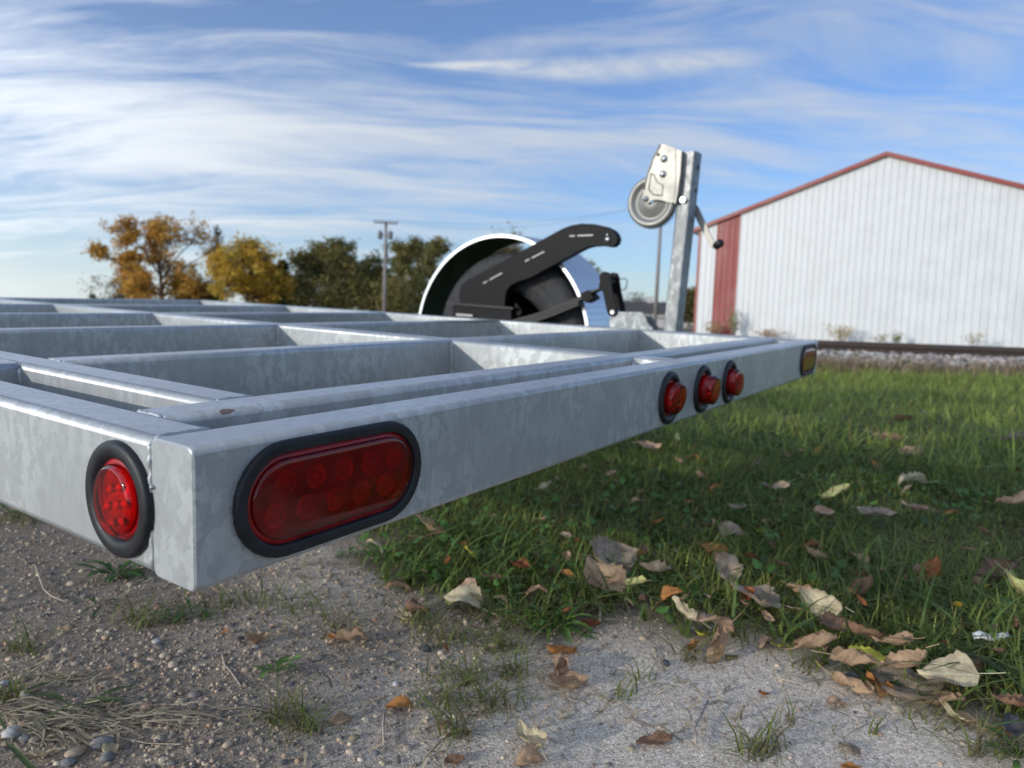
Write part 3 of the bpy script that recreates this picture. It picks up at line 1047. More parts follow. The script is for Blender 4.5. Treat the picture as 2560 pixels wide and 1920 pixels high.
prof = [(-.07, 0), (.07, 0), (.07, .012), (.015, .03), (.011, .115), (.034, .128), (.036, .158), (.030, .168), (-.030, .168), (-.036, .158), (-.034, .128), (-.011, .115), (-.015, .03), (-.07, .012)]
for n0, lb in ((0.0, 'rusty near rail of the railway track beyond the grass'), (1.505, 'far rail of the railway track behind the near rail')):
    vs = [t3(s, n0 + a, RAIL_TOP - .168 + b) for s in (-26, 26) for a, b in prof]
    k = len(prof)
    fs = [(i, (i + 1) % k, k + (i + 1) % k, k + i) for i in range(k)] + [tuple(range(k)), tuple(reversed(range(k, 2 * k)))]
    mb = MB(); mb.add(vs, fs)
    tag(mb.build('railway_rail', M['rail']), lb, 'rail', 'rails of the railway track')
n = 5200
s = RNG.uniform(-5, 8, n); q = RNG.uniform(-1.32, .35, n)
pz = ground_z((TRK_P + np.outer(s, TRK) + np.outer(q, TRK_N)))
pos = np.column_stack([TRK_P + np.outer(s, TRK) + np.outer(q, TRK_N), pz + RNG.uniform(-.01, .015, n)])
pos = pos[(np.abs(q) > .075)]
n = len(pos)
g = RNG.uniform(.18, .52, n)[:, None] * np.array([1.0, .90, .83]) * RNG.uniform(.93, 1.07, (n, 3))
tag(rocks('ballast', pos, RNG.uniform(.022, .048, n), g, M['ballast'], 1, .8, .2, False), 'pale crushed stone ballast under the near rail', 'ballast', kind='stuff')

# ================================================================== GRAVEL
def view_sector(n, dmin, dmax, power=1.0, half=.78):
    """random ground points inside the wedge in front of the camera, with margin"""
    a = RNG.uniform(-half, half, n) - YAW * 0
    d = (RNG.uniform(dmin ** power, dmax ** power, n)) ** (1 / power)
    th = YAW - a
    return np.stack([np.cos(th) * d, np.sin(th) * d], 1)


def sand_factor(P):
    d = np.linalg.norm((P - sand_c) @ np.array([[.55, -.83], [.83, .55]]).T / np.array([.42, .26]), axis=1)
    return np.clip(1.45 - d + .35 * vnoise(P, 9, 4.), 0, 1)


PAL = np.array([[.30, .27, .235], [.22, .20, .18], [.36, .33, .29], [.17, .165, .165], [.44, .41, .36], [.11, .115, .125], [.33, .26, .20], [.27, .24, .22], [.24, .18, .15], [.50, .46, .40]])


def pebble_cols(n):
    p_ = np.array([.22, .23, .12, .13, .04, .09, .06, .07, .03, .01])
    c = PAL[RNG.choice(len(PAL), n, p=p_)]
    return c * np.array([1.60, 1.40, 1.14]) * RNG.uniform(.75, 1.2, (n, 1)) * RNG.uniform(.95, 1.05, (n, 3))


P = view_sector(76000, .50, 2.3, 1.25, .86)
ins = in_poly(P, EDGE); e_ = edge_dist(P, EDGE)
sf = sand_factor(P)
keep = RNG.uniform(size=len(P)) < np.where(ins, np.clip(.30 - e_ / .2, 0, 1), 1.0) * (1 - .80 * sf) * np.clip(.75 + .5 * vnoise(P, 6, 1.), .2, 1)
P = P[keep]; sf = sf[keep]
n = len(P)
rad = np.clip(RNG.lognormal(math.log(.00185), .48, n), .0009, .0068) * (1 - .30 * sf)
z = ground_z(P) + rad * RNG.uniform(-.15, .30, n)
bigm = rad > .0042
pc = pebble_cols(n)
grv = rocks('gravel', np.column_stack([P, z])[~bigm], rad[~bigm], pc[~bigm], M['pebble'], 1, .7, .10)
tag(grv, 'loose fine gravel covering the bare dirt in front', 'gravel', kind='stuff')
grv2 = rocks('coarse_gravel', np.column_stack([P, z])[bigm], rad[bigm], pc[bigm] * 1.08, M['pebble'], 2, .66, .05)
tag(grv2, 'rounded pebbles scattered through the gravel', 'gravel', kind='stuff')

# larger stones one can point at: pixel, radius in px, colour, label
STONES = [(30, 1840, 24, (.48, .46, .43), 'pale rounded stone at the bottom left, next to a grey one'), (62, 1850, 17, (.20, .195, .19), 'small dark grey stone touching the pale one, bottom left'),
          (186, 1890, 26, (.42, .33, .22), 'tan orange stone at the bottom edge, left'), (255, 1865, 28, (.25, .24, .225), 'flat grey stone beside a pale leaf, bottom left'),
          (268, 1900, 22, (.20, .19, .18), 'grey stone on the bottom edge next to the tan one'), (172, 1910, 17, (.20, .20, .20), 'grey stone under the tan stone'),
          (8, 1712, 15, (.52, .51, .48), 'white stone on the left edge of the picture'), (1066, 1626, 20, (.06, .065, .075), 'dark blue grey stone beside the grass tuft'),
          (2127, 1687, 22, (.16, .18, .21), 'smooth blue grey stone among rolled leaves, right'), (1664, 1655, 15, (.075, .085, .105), 'dark slate chip on the pale sand'),
          (1050, 1678, 11, (.50, .46, .39), 'cream pebble left of the grass tuft'), (990, 1710, 12, (.52, .51, .50), 'white oval pebble in the middle of the gravel'),
          (875, 1693, 11, (.46, .36, .27), 'peach coloured pebble below the middle of the beam'), (985, 1648, 9, (.44, .42, .38), 'small beige pebble near the dark stone'),
          (1070, 1797, 10, (.52, .49, .43), 'ivory pebble near the bottom, under the tuft'), (1180, 1828, 14, (.47, .43, .36), 'beige stone beside a green blade, bottom middle'),
          (885, 1848, 15, (.33, .27, .18), 'ochre pebble at the bottom, left of the middle'), (940, 1886, 12, (.17, .18, .195), 'slate blue pebble at the bottom'),
          (392, 1608, 12, (.47, .46, .43), 'pale pebble in the gravel left of a weed'), (640, 1625, 12, (.30, .27, .23), 'brown pebble behind the light green weed'),
          (2245, 1770, 15, (.40, .35, .26), 'honey coloured stone on the sand, right')]
for (u, v, rp, c, lb) in STONES:
    q = gp(u, v); dist = np.linalg.norm(q - CAMPOS)
    r = rp * dist / F_PX * .72
    o = rocks('stone', np.array([[0, 0, r * .35]]), np.array([r]), np.array([c]), M['pebble'], 2, .68, .04)
    o.location = (q[0], q[1], float(ground_z(q[:2])[0]))
    tag(o, lb, 'stone', 'larger stones lying on the gravel')

# ================================================================== GRASS
def blades(name, P, h, w_, cols, tipc, lean, mat, seg=3, zoff=0.0, az=None, flatten=0.0):
    n = len(P)
    az = RNG.uniform(0, 2 * np.pi, n) if az is None else az
    side = np.stack([-np.sin(az), np.cos(az)], 1); fw = np.stack([np.cos(az), np.sin(az)], 1)
    z0 = ground_z(P) + zoff
    vs = []; cs = []
    for i in range(seg + 1):
        t = i / seg
        hz = h * (t - flatten * t * t * lean)
        off = fw * (h * lean * t ** 1.8)[:, None]
        wd = w_ * (1 - t ** 1.6) * .5
        c = P + off
        if i < seg:
            for sg in (-1, 1):
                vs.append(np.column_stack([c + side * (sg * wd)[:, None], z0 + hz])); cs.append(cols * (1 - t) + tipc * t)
        else:
            vs.append(np.column_stack([c, z0 + hz])); cs.append(tipc)
    K = 2 * seg + 1
    V = np.stack(vs, 1).reshape(-1, 3); C = np.stack(cs, 1).reshape(-1, 3)
    f = []
    for i in range(seg - 1):
        a = 2 * i; f += [(a, a + 1, a + 3), (a, a + 3, a + 2)]
    f += [(2 * seg - 2, 2 * seg - 1, 2 * seg)]
    Fc = (np.array(f)[None] + (np.arange(n) * K)[:, None, None]).reshape(-1, 3)
    return fast_mesh(name, V, Fc, mat, C, smooth=False)


def grass_cols(P, n, g=1.0):
    a = np.array([.155, .215, .045]); b = np.array([.27, .325, .085]); y = np.array([.22, .19, .08])
    t = np.clip(.5 + .5 * vnoise(P, 2.3, 7) + RNG.normal(0, .25, n), 0, 1)[:, None]
    c = (a * (1 - t) + b * t) * g
    dry = (RNG.uniform(size=n) < .11)[:, None]
    c = np.where(dry, y, c) * RNG.uniform(.75, 1.25, (n, 1))
    return c


def lawn(name, n, dmin, dmax, hmin, hmax, wd, seg, power, half=.80):
    P = view_sector(n, dmin, dmax, power, half)
    ins = in_poly(P, EDGE); e_ = edge_dist(P, EDGE)
    s = (P - TRK_P) @ TRK_N
    dens = np.where(ins, np.clip(e_ / .16 + .22, 0, 1), 0) * np.clip(.80 + .45 * vnoise(P, 5.5, 2.) + .3 * vnoise(P, 17, 5.), .12, 1) * np.clip((-1.45 - s) / .5, 0, 1)
    P = P[RNG.uniform(size=len(P)) < dens]; n = len(P)
    e_ = edge_dist(P, EDGE)
    h = RNG.uniform(hmin, hmax, n) * (.55 + .45 * np.clip(e_ / .35, 0, 1)) * (.8 + .35 * vnoise(P, 4.1, 9.))
    h *= 1 + .6 * (RNG.uniform(size=n) < .06)
    h *= 1 + .45 * np.clip(((P - TRK_P) @ TRK_N + 5) / 4, 0, 1)
    c = grass_cols(P, n, 1.08 if dmax < 3 else 1.55)
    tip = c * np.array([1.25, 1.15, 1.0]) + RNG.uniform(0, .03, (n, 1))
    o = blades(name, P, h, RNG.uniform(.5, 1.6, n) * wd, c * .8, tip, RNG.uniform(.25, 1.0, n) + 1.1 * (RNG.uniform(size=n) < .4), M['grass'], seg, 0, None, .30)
    return o


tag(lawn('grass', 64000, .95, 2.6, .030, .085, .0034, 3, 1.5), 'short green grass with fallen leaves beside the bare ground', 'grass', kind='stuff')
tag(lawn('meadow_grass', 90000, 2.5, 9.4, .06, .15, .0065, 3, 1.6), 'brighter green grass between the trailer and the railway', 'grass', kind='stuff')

# coarse arching blades and dead thatch that break up the lawn
P = view_sector(9000, .98, 3.4, 1.5)
ins = in_poly(P, EDGE); P = P[ins & (vnoise(P, 3.3, 6.) > -.15)]; n = len(P)
c = np.array([.12, .175, .045]) * RNG.uniform(.65, 1.5, (n, 1)) * RNG.uniform(.92, 1.08, (n, 3))
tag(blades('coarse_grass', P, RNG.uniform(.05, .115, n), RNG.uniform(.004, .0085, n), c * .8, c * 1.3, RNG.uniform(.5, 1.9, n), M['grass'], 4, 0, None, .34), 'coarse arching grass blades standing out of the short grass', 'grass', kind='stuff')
P = view_sector(26000, .92, 4.0, 1.5)
ins = in_poly(P, EDGE); e_ = edge_dist(P, EDGE)
P = P[RNG.uniform(size=len(P)) < np.where(ins, np.clip(.55 + .7 * vnoise(P, 3.9, 8.), .1, 1), np.clip(.5 - e_ / .14, 0, 1))]; n = len(P)
c = np.array([.30, .245, .15]) * RNG.uniform(.55, 1.25, (n, 1)) * RNG.uniform(.95, 1.05, (n, 3))
tag(blades('thatch', P, RNG.uniform(.012, .032, n), RNG.uniform(.0014, .003, n), c * .8, c * 1.1, RNG.uniform(1.2, 3.6, n), M['straw'], 3, 0, None, .2), 'dead brown thatch lying between the green blades', 'dead grass', kind='stuff')

# thin tufts of grass growing out of the gravel
tufts = [(1160, 1700, 90, 60), (1230, 1760, 90, 70), (1110, 1760, 70, 40), (1290, 1680, 60, 45), (1150, 1840, 50, 35), (1250, 1620, 80, 60), (330, 1560, 60, 40), (520, 1525, 100, 34), (640, 1510, 110, 40), (760, 1530, 110, 46), (850, 1560, 80, 30),
         (700, 1800, 60, 45), (760, 1830, 60, 40), (60, 1625, 50, 40), (20, 1740, 40, 40), (1610, 1690, 40, 14), (1900, 1880, 70, 60), (1960, 1800, 30, 10), (1560, 1730, 40, 12), (2330, 1800, 90, 35), (2440, 1880, 60, 30), (2540, 1890, 40, 40),
         (60, 1300, 80, 70), (1050, 1560, 60, 50), (1120, 1600, 70, 60), (1330, 1560, 60, 40), (1720, 1640, 60, 30), (2030, 1660, 60, 40), (420, 1560, 50, 30), (2180, 1830, 40, 10)]
TP = []; TH = []
for (u, v, spread, cnt) in tufts:
    for _ in range(cnt):
        q = gp(u + random.gauss(0, spread * .45), v + random.gauss(0, spread * .16))
        TP.append(q[:2]); TH.append(random.uniform(.018, .055))
TP = np.array(TP); n = len(TP)
c = grass_cols(TP, n) * .85; c = np.where((RNG.uniform(size=n) < .38)[:, None], np.array([.27, .225, .14]), c)
tag(blades('sparse_grass', TP, np.array(TH), RNG.uniform(.0012, .0030, n), c * .9, c * 1.25, RNG.uniform(.6, 2.2, n), M['grass'], 3, 0, None, .3), 'thin tufts of grass growing out of the gravel', 'grass', kind='stuff')

# clover and other small broad leaves low in the grass
n = 15000
P = view_sector(n, .95, 3.6, 1.5)
ins = in_poly(P, EDGE); e_ = edge_dist(P, EDGE)
P = P[(RNG.uniform(size=n) < np.where(ins, np.clip(.25 + .9 * vnoise(P, 4.3, 3.5), .04, 1), 0))]; n = len(P)
sz = RNG.uniform(.006, .017, n); az = RNG.uniform(0, 6.283, n); tl = RNG.uniform(-.7, .7, (n, 2))
shape = np.array([[-.25, 0], [.25, -.55], [.8, -.42], [1.15, 0], [.8, .42], [.25, .55]])
cx = np.cos(az)[:, None] * shape[:, 0] - np.sin(az)[:, None] * shape[:, 1]
cy = np.sin(az)[:, None] * shape[:, 0] + np.cos(az)[:, None] * shape[:, 1]
zz = cx * tl[:, :1] + cy * tl[:, 1:] - .25 * (np.abs(shape[:, 1])[None] - .3)
zb = ground_z(P) + RNG.uniform(.008, .045, n)
V = np.stack([P[:, :1] + cx * sz[:, None], P[:, 1:] + cy * sz[:, None], zb[:, None] + zz * sz[:, None]], 2).reshape(-1, 3)
Fc = (np.array([(0, 1, 2), (0, 2, 3), (0, 3, 4), (0, 4, 5)])[None] + (np.arange(n) * 6)[:, None, None]).reshape(-1, 3)
cc = np.array([.075, .150, .032]) * RNG.uniform(.7, 1.6, (n, 1)) * RNG.uniform(.9, 1.1, (n, 3))
tag(fast_mesh('clover', V, Fc, M['herb'], np.repeat(cc, 6, 0)), 'low clover and other small broad leaves in the grass', 'clover', kind='stuff')

# dry, bent grass at the foot of the ballast
n = 24000
s = RNG.uniform(-5, 8, n); q = -1.50 + RNG.normal(0, .24, n)
P = TRK_P + np.outer(s, TRK) + np.outer(q, TRK_N)
k_ = RNG.uniform(size=n) < np.clip(.45 + .6 * vnoise(P, 2.6, 1.), .08, 1); P = P[k_]; n = len(P)
c = np.array([.34, .26, .16]) * RNG.uniform(.6, 1.35, (n, 1)) * RNG.uniform(.93, 1.07, (n, 3))
tag(blades('dry_grass', P, RNG.uniform(.09, .27, n), RNG.uniform(.008, .018, n), c * .8, c * 1.15, RNG.uniform(.3, 1.6, n), M['straw'], 3, 0, None, .25), 'brown dry grass along the foot of the ballast', 'dry grass', kind='stuff')

# straw and stalks lying on the gravel
vs = []; fs = []; cs = []
def stalk(u, v, ang, length, wd, col, lift=.003, bend=0.0):
    q = gp(u, v); d = np.array([math.cos(ang), math.sin(ang)]); sd_ = np.array([-d[1], d[0]])
    o = len(vs); m_ = 5
    for i in range(m_):
        t = i / (m_ - 1) - .5
        p_ = q[:2] + d * (t * length) + sd_ * (bend * length * (t * t * 4 - 1))
        z_ = float(ground_z(p_)[0]) + lift * (1 + .8 * math.sin(i * 2.1 + u))
        for sg in (-1, 1):
            vs.append((p_[0] + sd_[0] * wd * sg / 2, p_[1] + sd_[1] * wd * sg / 2, z_ + (0.0006 if sg > 0 else 0))); cs.append(col)
    for i in range(m_ - 1):
        a = o + 2 * i; fs.append((a, a + 1, a + 3)); fs.append((a, a + 3, a + 2))
def straw_patch(u, v, su, sv, cnt, ang0, spread, lmin, lmax):
    for _ in range(cnt):
        c = np.array([.42, .35, .24]) * random.uniform(.55, 1.15)
        stalk(u + random.gauss(0, su), v + random.gauss(0, sv), ang0 + random.gauss(0, spread), random.uniform(lmin, lmax), random.uniform(.0010, .0030), c, random.uniform(.002, .007), random.uniform(-.12, .12))
AR = YAW - math.pi / 2
straw_patch(250, 1800, 130, 18, 50, AR - .06, .22, .03, .15)
straw_patch(140, 1840, 60, 15, 24, AR - .5, .25, .03, .08)
straw_patch(160, 1700, 70, 14, 18, AR + .1, .4, .02, .07)
straw_patch(500, 1500, 200, 40, 40, AR, 1.0, .02, .06)
straw_patch(900, 1600, 160, 40, 50, AR, 1.2, .015, .06)
straw_patch(1250, 1750, 200, 70, 46, AR, 1.2, .015, .06)
straw_patch(1900, 1750, 330, 70, 46, AR, 1.2, .015, .05)
straw_patch(400, 1800, 300, 80, 50, AR, 1.4, .01, .04)
straw_patch(800, 1430, 60, 30, 30, AR, 1.2, .01, .05)
straw_patch(1500, 1520, 260, 22, 60, AR, 1.2, .02, .06)
tag(fast_mesh('straw', vs, fs, M['straw'], np.array(cs)), 'dry straw and grass stalks lying on the gravel', 'straw', kind='stuff')

# ================================================================== WEEDS
M['weed'] = simple('weed_leaf', (.085, .170, .036), .45, 0, .35, 90, .3, .35)
M['weed_light'] = simple('weed_leaf_light', (.135, .245, .048), .45, 0, .35, 90, .3, .35)
M['weed_dull'] = simple('weed_leaf_dull', (.11, .15, .055), .55, 0, .35, 90, .3, .3)
for k_ in ('weed', 'weed_light', 'weed_dull'):
    mt = M[k_]; t = NT(mt.node_tree); p = mt.node_tree.nodes['Principled BSDF']
    tr = t.n('ShaderNodeBsdfTranslucent'); t.l(p.inputs['Base Color'].links[0].from_socket, tr.inputs[0])
    mx = t.n('ShaderNodeMixShader'); mx.inputs[0].default_value = .25
    out = [n for n in mt.node_tree.nodes if n.type == 'OUTPUT_MATERIAL'][0]
    t.l(p.outputs[0], mx.inputs[1]); t.l(tr.outputs[0], mx.inputs[2]); t.l(mx.outputs[0], out.inputs[0])


def herb_leaf(name, az, length, width, rise, droop, mat, parent, lobes=0.0, r0=.003):
    """one leaf of a rosette: a folded strip with a toothed rim"""
    m_ = 11; vs = []; fs = []
    for i in range(m_):
        t = i / (m_ - 1)
        r = r0 + length * t * (1 - .12 * t)
        z = .003 + length * (rise * t - droop * t * t)
        wd = .62 * width * (math.sin(math.pi * min(1, t * .92 + .06)) ** .8) * (.35 + .65 * min(1, t * 1.6)) * (1 + random.uniform(-.14, .14))
        if lobes: wd *= 1 + lobes * (1 if i % 2 else -1)
        sway = .08 * length * math.sin(t * 3 + az * 5)
        for sg in (-1, 0, 1):
            x = r; y = sg * wd + sway; zz = z - abs(sg) * 0 + (wd * .35 if sg else 0)
            vs.append((x * math.cos(az) - y * math.sin(az), x * math.sin(az) + y * math.cos(az), max(zz, .0015)))
    for i in range(m_ - 1):
        for j in range(2):
            a = i * 3 + j; fs.append((a, a + 1, a + 4, a + 3))
    return mesh(name, vs, fs, mat, parent, True)


def weed(u, v, nl, lmin, lmax, wfac, rise, mat, lobes, label, azs=None, name='weed_plant'):
    q = gp(u, v)
    e = empty(name, (q[0], q[1], float(ground_z(q[:2])[0])))
    for k in range(nl):
        az = azs[k] if azs else 2 * math.pi * k / nl + random.uniform(-.4, .4)
        L = random.uniform(lmin, lmax)
        herb_leaf('leaf', az, L, L * wfac * random.uniform(.8, 1.2), rise * random.uniform(.5, 1.5), rise * random.uniform(.4, 1.1), M[mat], e, lobes)
    tag(e, label, 'weed', 'weeds growing out of the gravel')
    return e


weed(292, 1440, 24, .035, .07, .16, .55, 'weed', .10, 'dark green leafy weed directly under the near side rail')
weed(470, 1545, 9, .025, .055, .13, .75, 'weed', .0, 'weed of a few long narrow leaves right below the frame corner')
weed(690, 1690, 13, .016, .040, .22, .75, 'weed_light', .12, 'light green weed with upright leaves on the open gravel')
weed(180, 1772, 6, .035, .075, .10, .18, 'weed_dull', .22, 'flat sprawling weed lying over the straw, left', [AR + .1, AR + .3, AR + math.pi, AR + math.pi - .3, AR - .4, AR + .7])
weed(25, 1745, 6, .02, .045, .13, .5, 'weed_dull', .1, 'weed cut by the left edge of the picture')
weed(30, 1850, 4, .06, .11, .06, .7, 'weed_dull', 0, 'few long green blades rising at the bottom left corner')
weed(250, 1520, 6, .03, .05, .12, .3, 'weed_dull', .1, 'small flattened weed left of the frame corner, in the gravel')
weed(960, 1400, 16, .035, .065, .16, .6, 'weed_light', .25, 'bright toothed weed at the left tip of the grass')
weed(1060, 1440, 18, .035, .07, .18, .6, 'weed_light', .22, 'bright toothed weed beside the upright purple leaf')
weed(1250, 1480, 16, .03, .06, .17, .7, 'weed_light', .2, 'bright weed behind the olive green fallen leaf')
weed(1390, 1572, 34, .035, .07, .10, .75, 'weed_light', .35, 'feathery bright green rosette at the edge of the sand')
weed(1330, 1400, 16, .04, .08, .18, .6, 'weed', .15, 'dark toothed weed in the grass behind the orange brown leaf')
weed(1640, 1355, 14, .04, .08, .18, .5, 'weed', .15, 'dark broad weed in the grass behind the large cracked leaf')
weed(1720, 1500, 5, .05, .09, .28, .4, 'weed', .03, 'broad flat plantain leaves beside the upright rolled leaf')
weed(2450, 1560, 14, .05, .09, .20, .6, 'weed', .12, 'broad leaved weed at the right, below the yellow flower')
weed(2540, 1580, 12, .05, .09, .20, .6, 'weed_light', .12, 'broad leaved weed cut by the right edge, below the pale leaf')
weed(2180, 1690, 6, .03, .05, .25, .3, 'weed', .25, 'small dark lobed weed behind the rolled leaves on the sand')
weed(870, 1395, 12, .02, .045, .16, .6, 'weed', .2, 'small weed under the oval tail light')
weed(2548, 1905, 9, .03, .06, .14, .6, 'weed', .1, 'weed at the bottom right corner')
weed(30, 1290, 12, .03, .07, .12, .7, 'weed_light', .1, 'bright tuft under the near rail at the left edge')
# dandelion flower
q = gp(2395, 1512, .035)
fl_ = empty('dandelion_flower', (q[0], q[1], float(ground_z(q[:2])[0])))
mb = MB(); mb.tube([(0, 0, 0), (.004, -.002, .018), (.002, 0, .034)], .0012, 6); mb.build('stem', M['weed'], fl_)
M['yellow'] = simple('yellow_petal', (.75, .48, .02), .6, 0, .15, 200)
mb = MB()
for k in range(26):
    a = k * 2.4; rr = .004 + .0052 * (k / 26); zz = .038 - .004 * (k / 26)
    c, s = math.cos(a), math.sin(a)
    mb.add([(0.002 - s * .001, c * .001, .035), (0.002 + s * .001, -c * .001, .035), (.002 + c * rr + s * .0012, s * rr - c * .0012, zz), (.002 + c * rr - s * .0012, s * rr + c * .0012, zz)], [(0, 1, 2, 3)])
mb.build('petals', M['yellow'], fl_)
tag(fl_, 'single small yellow dandelion flower in the grass at the right', 'flower')
# scrap of white paper
q = gp(2475, 1592, .03)
M['paper'] = simple('white_paper', (.72, .72, .72), .7, 0, .08, 60)
vs = []
for i in range(6):
    for j in range(2):
        vs.append((-.022 + i * .009, (-.004 + j * .008) * (1 + .3 * math.sin(i)), .004 * math.sin(i * 1.7) + .003 * j))
fs = [(i * 2, i * 2 + 2, i * 2 + 3, i * 2 + 1) for i in range(5)]
o = mesh('paper_scrap', vs, fs, M['paper'], None, True); o.location = q; o.rotation_euler = (.5, -.1, AR - .15)
md = o.modifiers.new('thick', 'SOLIDIFY'); md.thickness = .0006
tag(o, 'torn scrap of white paper in the grass near the right edge', 'litter')
# twigs
M['twig'] = simple('pale_twig', (.40, .34, .27), .8, 0, .3, 150, .3)
for pts, rd, lb in (([(88, 1420), (95, 1438), (110, 1480), (130, 1497), (168, 1512)], .0014, 'thin pale twig bent in an angle on the gravel at the left'),
                    ([(555, 1640), (562, 1670), (580, 1690), (600, 1720)], .0012, 'crooked dry stem left of the light green weed'),
                    ([(1935, 1700), (2000, 1716), (2060, 1705)], .0013, 'grey twig lying across the edge of the sand'),
                    ([(1482, 1480), (1500, 1500), (1500, 1560)], .0018, 'short bent stick between the rosette and the large leaf'),
                    ([(960, 1875), (958, 1820), (962, 1785)], .0015, 'pale upright stub of a stem at the bottom'),
                    ([(1740, 1870), (1735, 1830), (1770, 1760)], .0012, 'thin crooked stem standing on the sand')):
    mb = MB(); mb.tube([Vector(gp(u, v)) + Vector((0, 0, .004)) for u, v in pts], rd, 6)
    tag(mb.build('twig', M['twig']), lb, 'twig', 'twigs on the bare ground')

# ================================================================== FALLEN LEAVES
LC = {'tan': (.42, .28, .17), 'cream': (.56, .45, .29), 'brown': (.24, .14, .085), 'pink': (.43, .28, .19), 'orange': (.45, .20, .06), 'rust': (.30, .105, .04),
      'yellow': (.72, .50, .07), 'paleyellow': (.60, .53, .22), 'grey': (.34, .265, .195), 'purple': (.20, .115, .08), 'olive': (.22, .21, .075), 'slate': (.09, .085, .09), 'green': (.07, .14, .03)}


def leaf_material(name, col):
    m, t, p = new_mat('leaf_' + name)
    tcn = t.n('ShaderNodeTexCoord'); ob = tcn.outputs['Object']
    oi = t.n('ShaderNodeObjectInfo')
    uvn = t.n('ShaderNodeAttribute'); uvn.attribute_name = 'tint'     # r: along the leaf, g: across
    sp = t.n('ShaderNodeSeparateColor'); t.l(uvn.outputs['Color'], sp.inputs[0])
    across = t.m('ABSOLUTE', t.m('SUBTRACT', sp.outputs[1], .5))
    mid = t.rng(across, .018, .045, 1, 0)
    vein = t.m('FRACT', t.m('MULTIPLY', t.m('SUBTRACT', sp.outputs[0], t.m('MULTIPLY', across, .55)), 8.0))
    vein = t.m('MAXIMUM', mid, t.m('MULTIPLY', t.rng(t.m('ABSOLUTE', t.m('SUBTRACT', vein, .5)), .035, .11, 1, 0), .8))
    nz = t.noise(ob, 55, 5, .65); spots = t.noise(ob, 230, 3, .6)
    c = t.mix(t.rng(nz, .36, .68), tuple(x * .62 for x in col), tuple(min(.8, x * 1.18) for x in col))
    c = t.mix(t.m('MULTIPLY', t.rng(spots, .60, .72), .55), c, tuple(x * .30 for x in col))
    c = t.mix(t.m('MULTIPLY', vein, .4), c, tuple(min(.8, x * 1.45) for x in col))
    rim = t.rng(across, .33, .5)
    c = t.mix(t.m('MULTIPLY', rim, t.rng(nz, .4, .6, .1, .6)), c, tuple(x * .5 for x in col))
    t.l(c, p.inputs['Base Color'])
    p.inputs['Roughness'].default_value = .7; p.inputs['Specular IOR Level'].default_value = .3
    h = t.m('ADD', t.m('MULTIPLY', vein, .8), t.m('MULTIPLY', nz, .8))
    bump(t, p, h, .5, .0008)
    tr = t.n('ShaderNodeBsdfTranslucent'); t.l(c, tr.inputs[0])
    mx = t.n('ShaderNodeMixShader'); mx.inputs[0].default_value = .22
    out = [n for n in m.node_tree.nodes if n.type == 'OUTPUT_MATERIAL'][0]
    t.l(p.outputs[0], mx.inputs[1]); t.l(tr.outputs[0], mx.inputs[2]); t.l(mx.outputs[0], out.inputs[0])
    return m


LM = {k: leaf_material(k, tuple(min(.8, x * 1.3) for x in c)) for k, c in LC.items()}


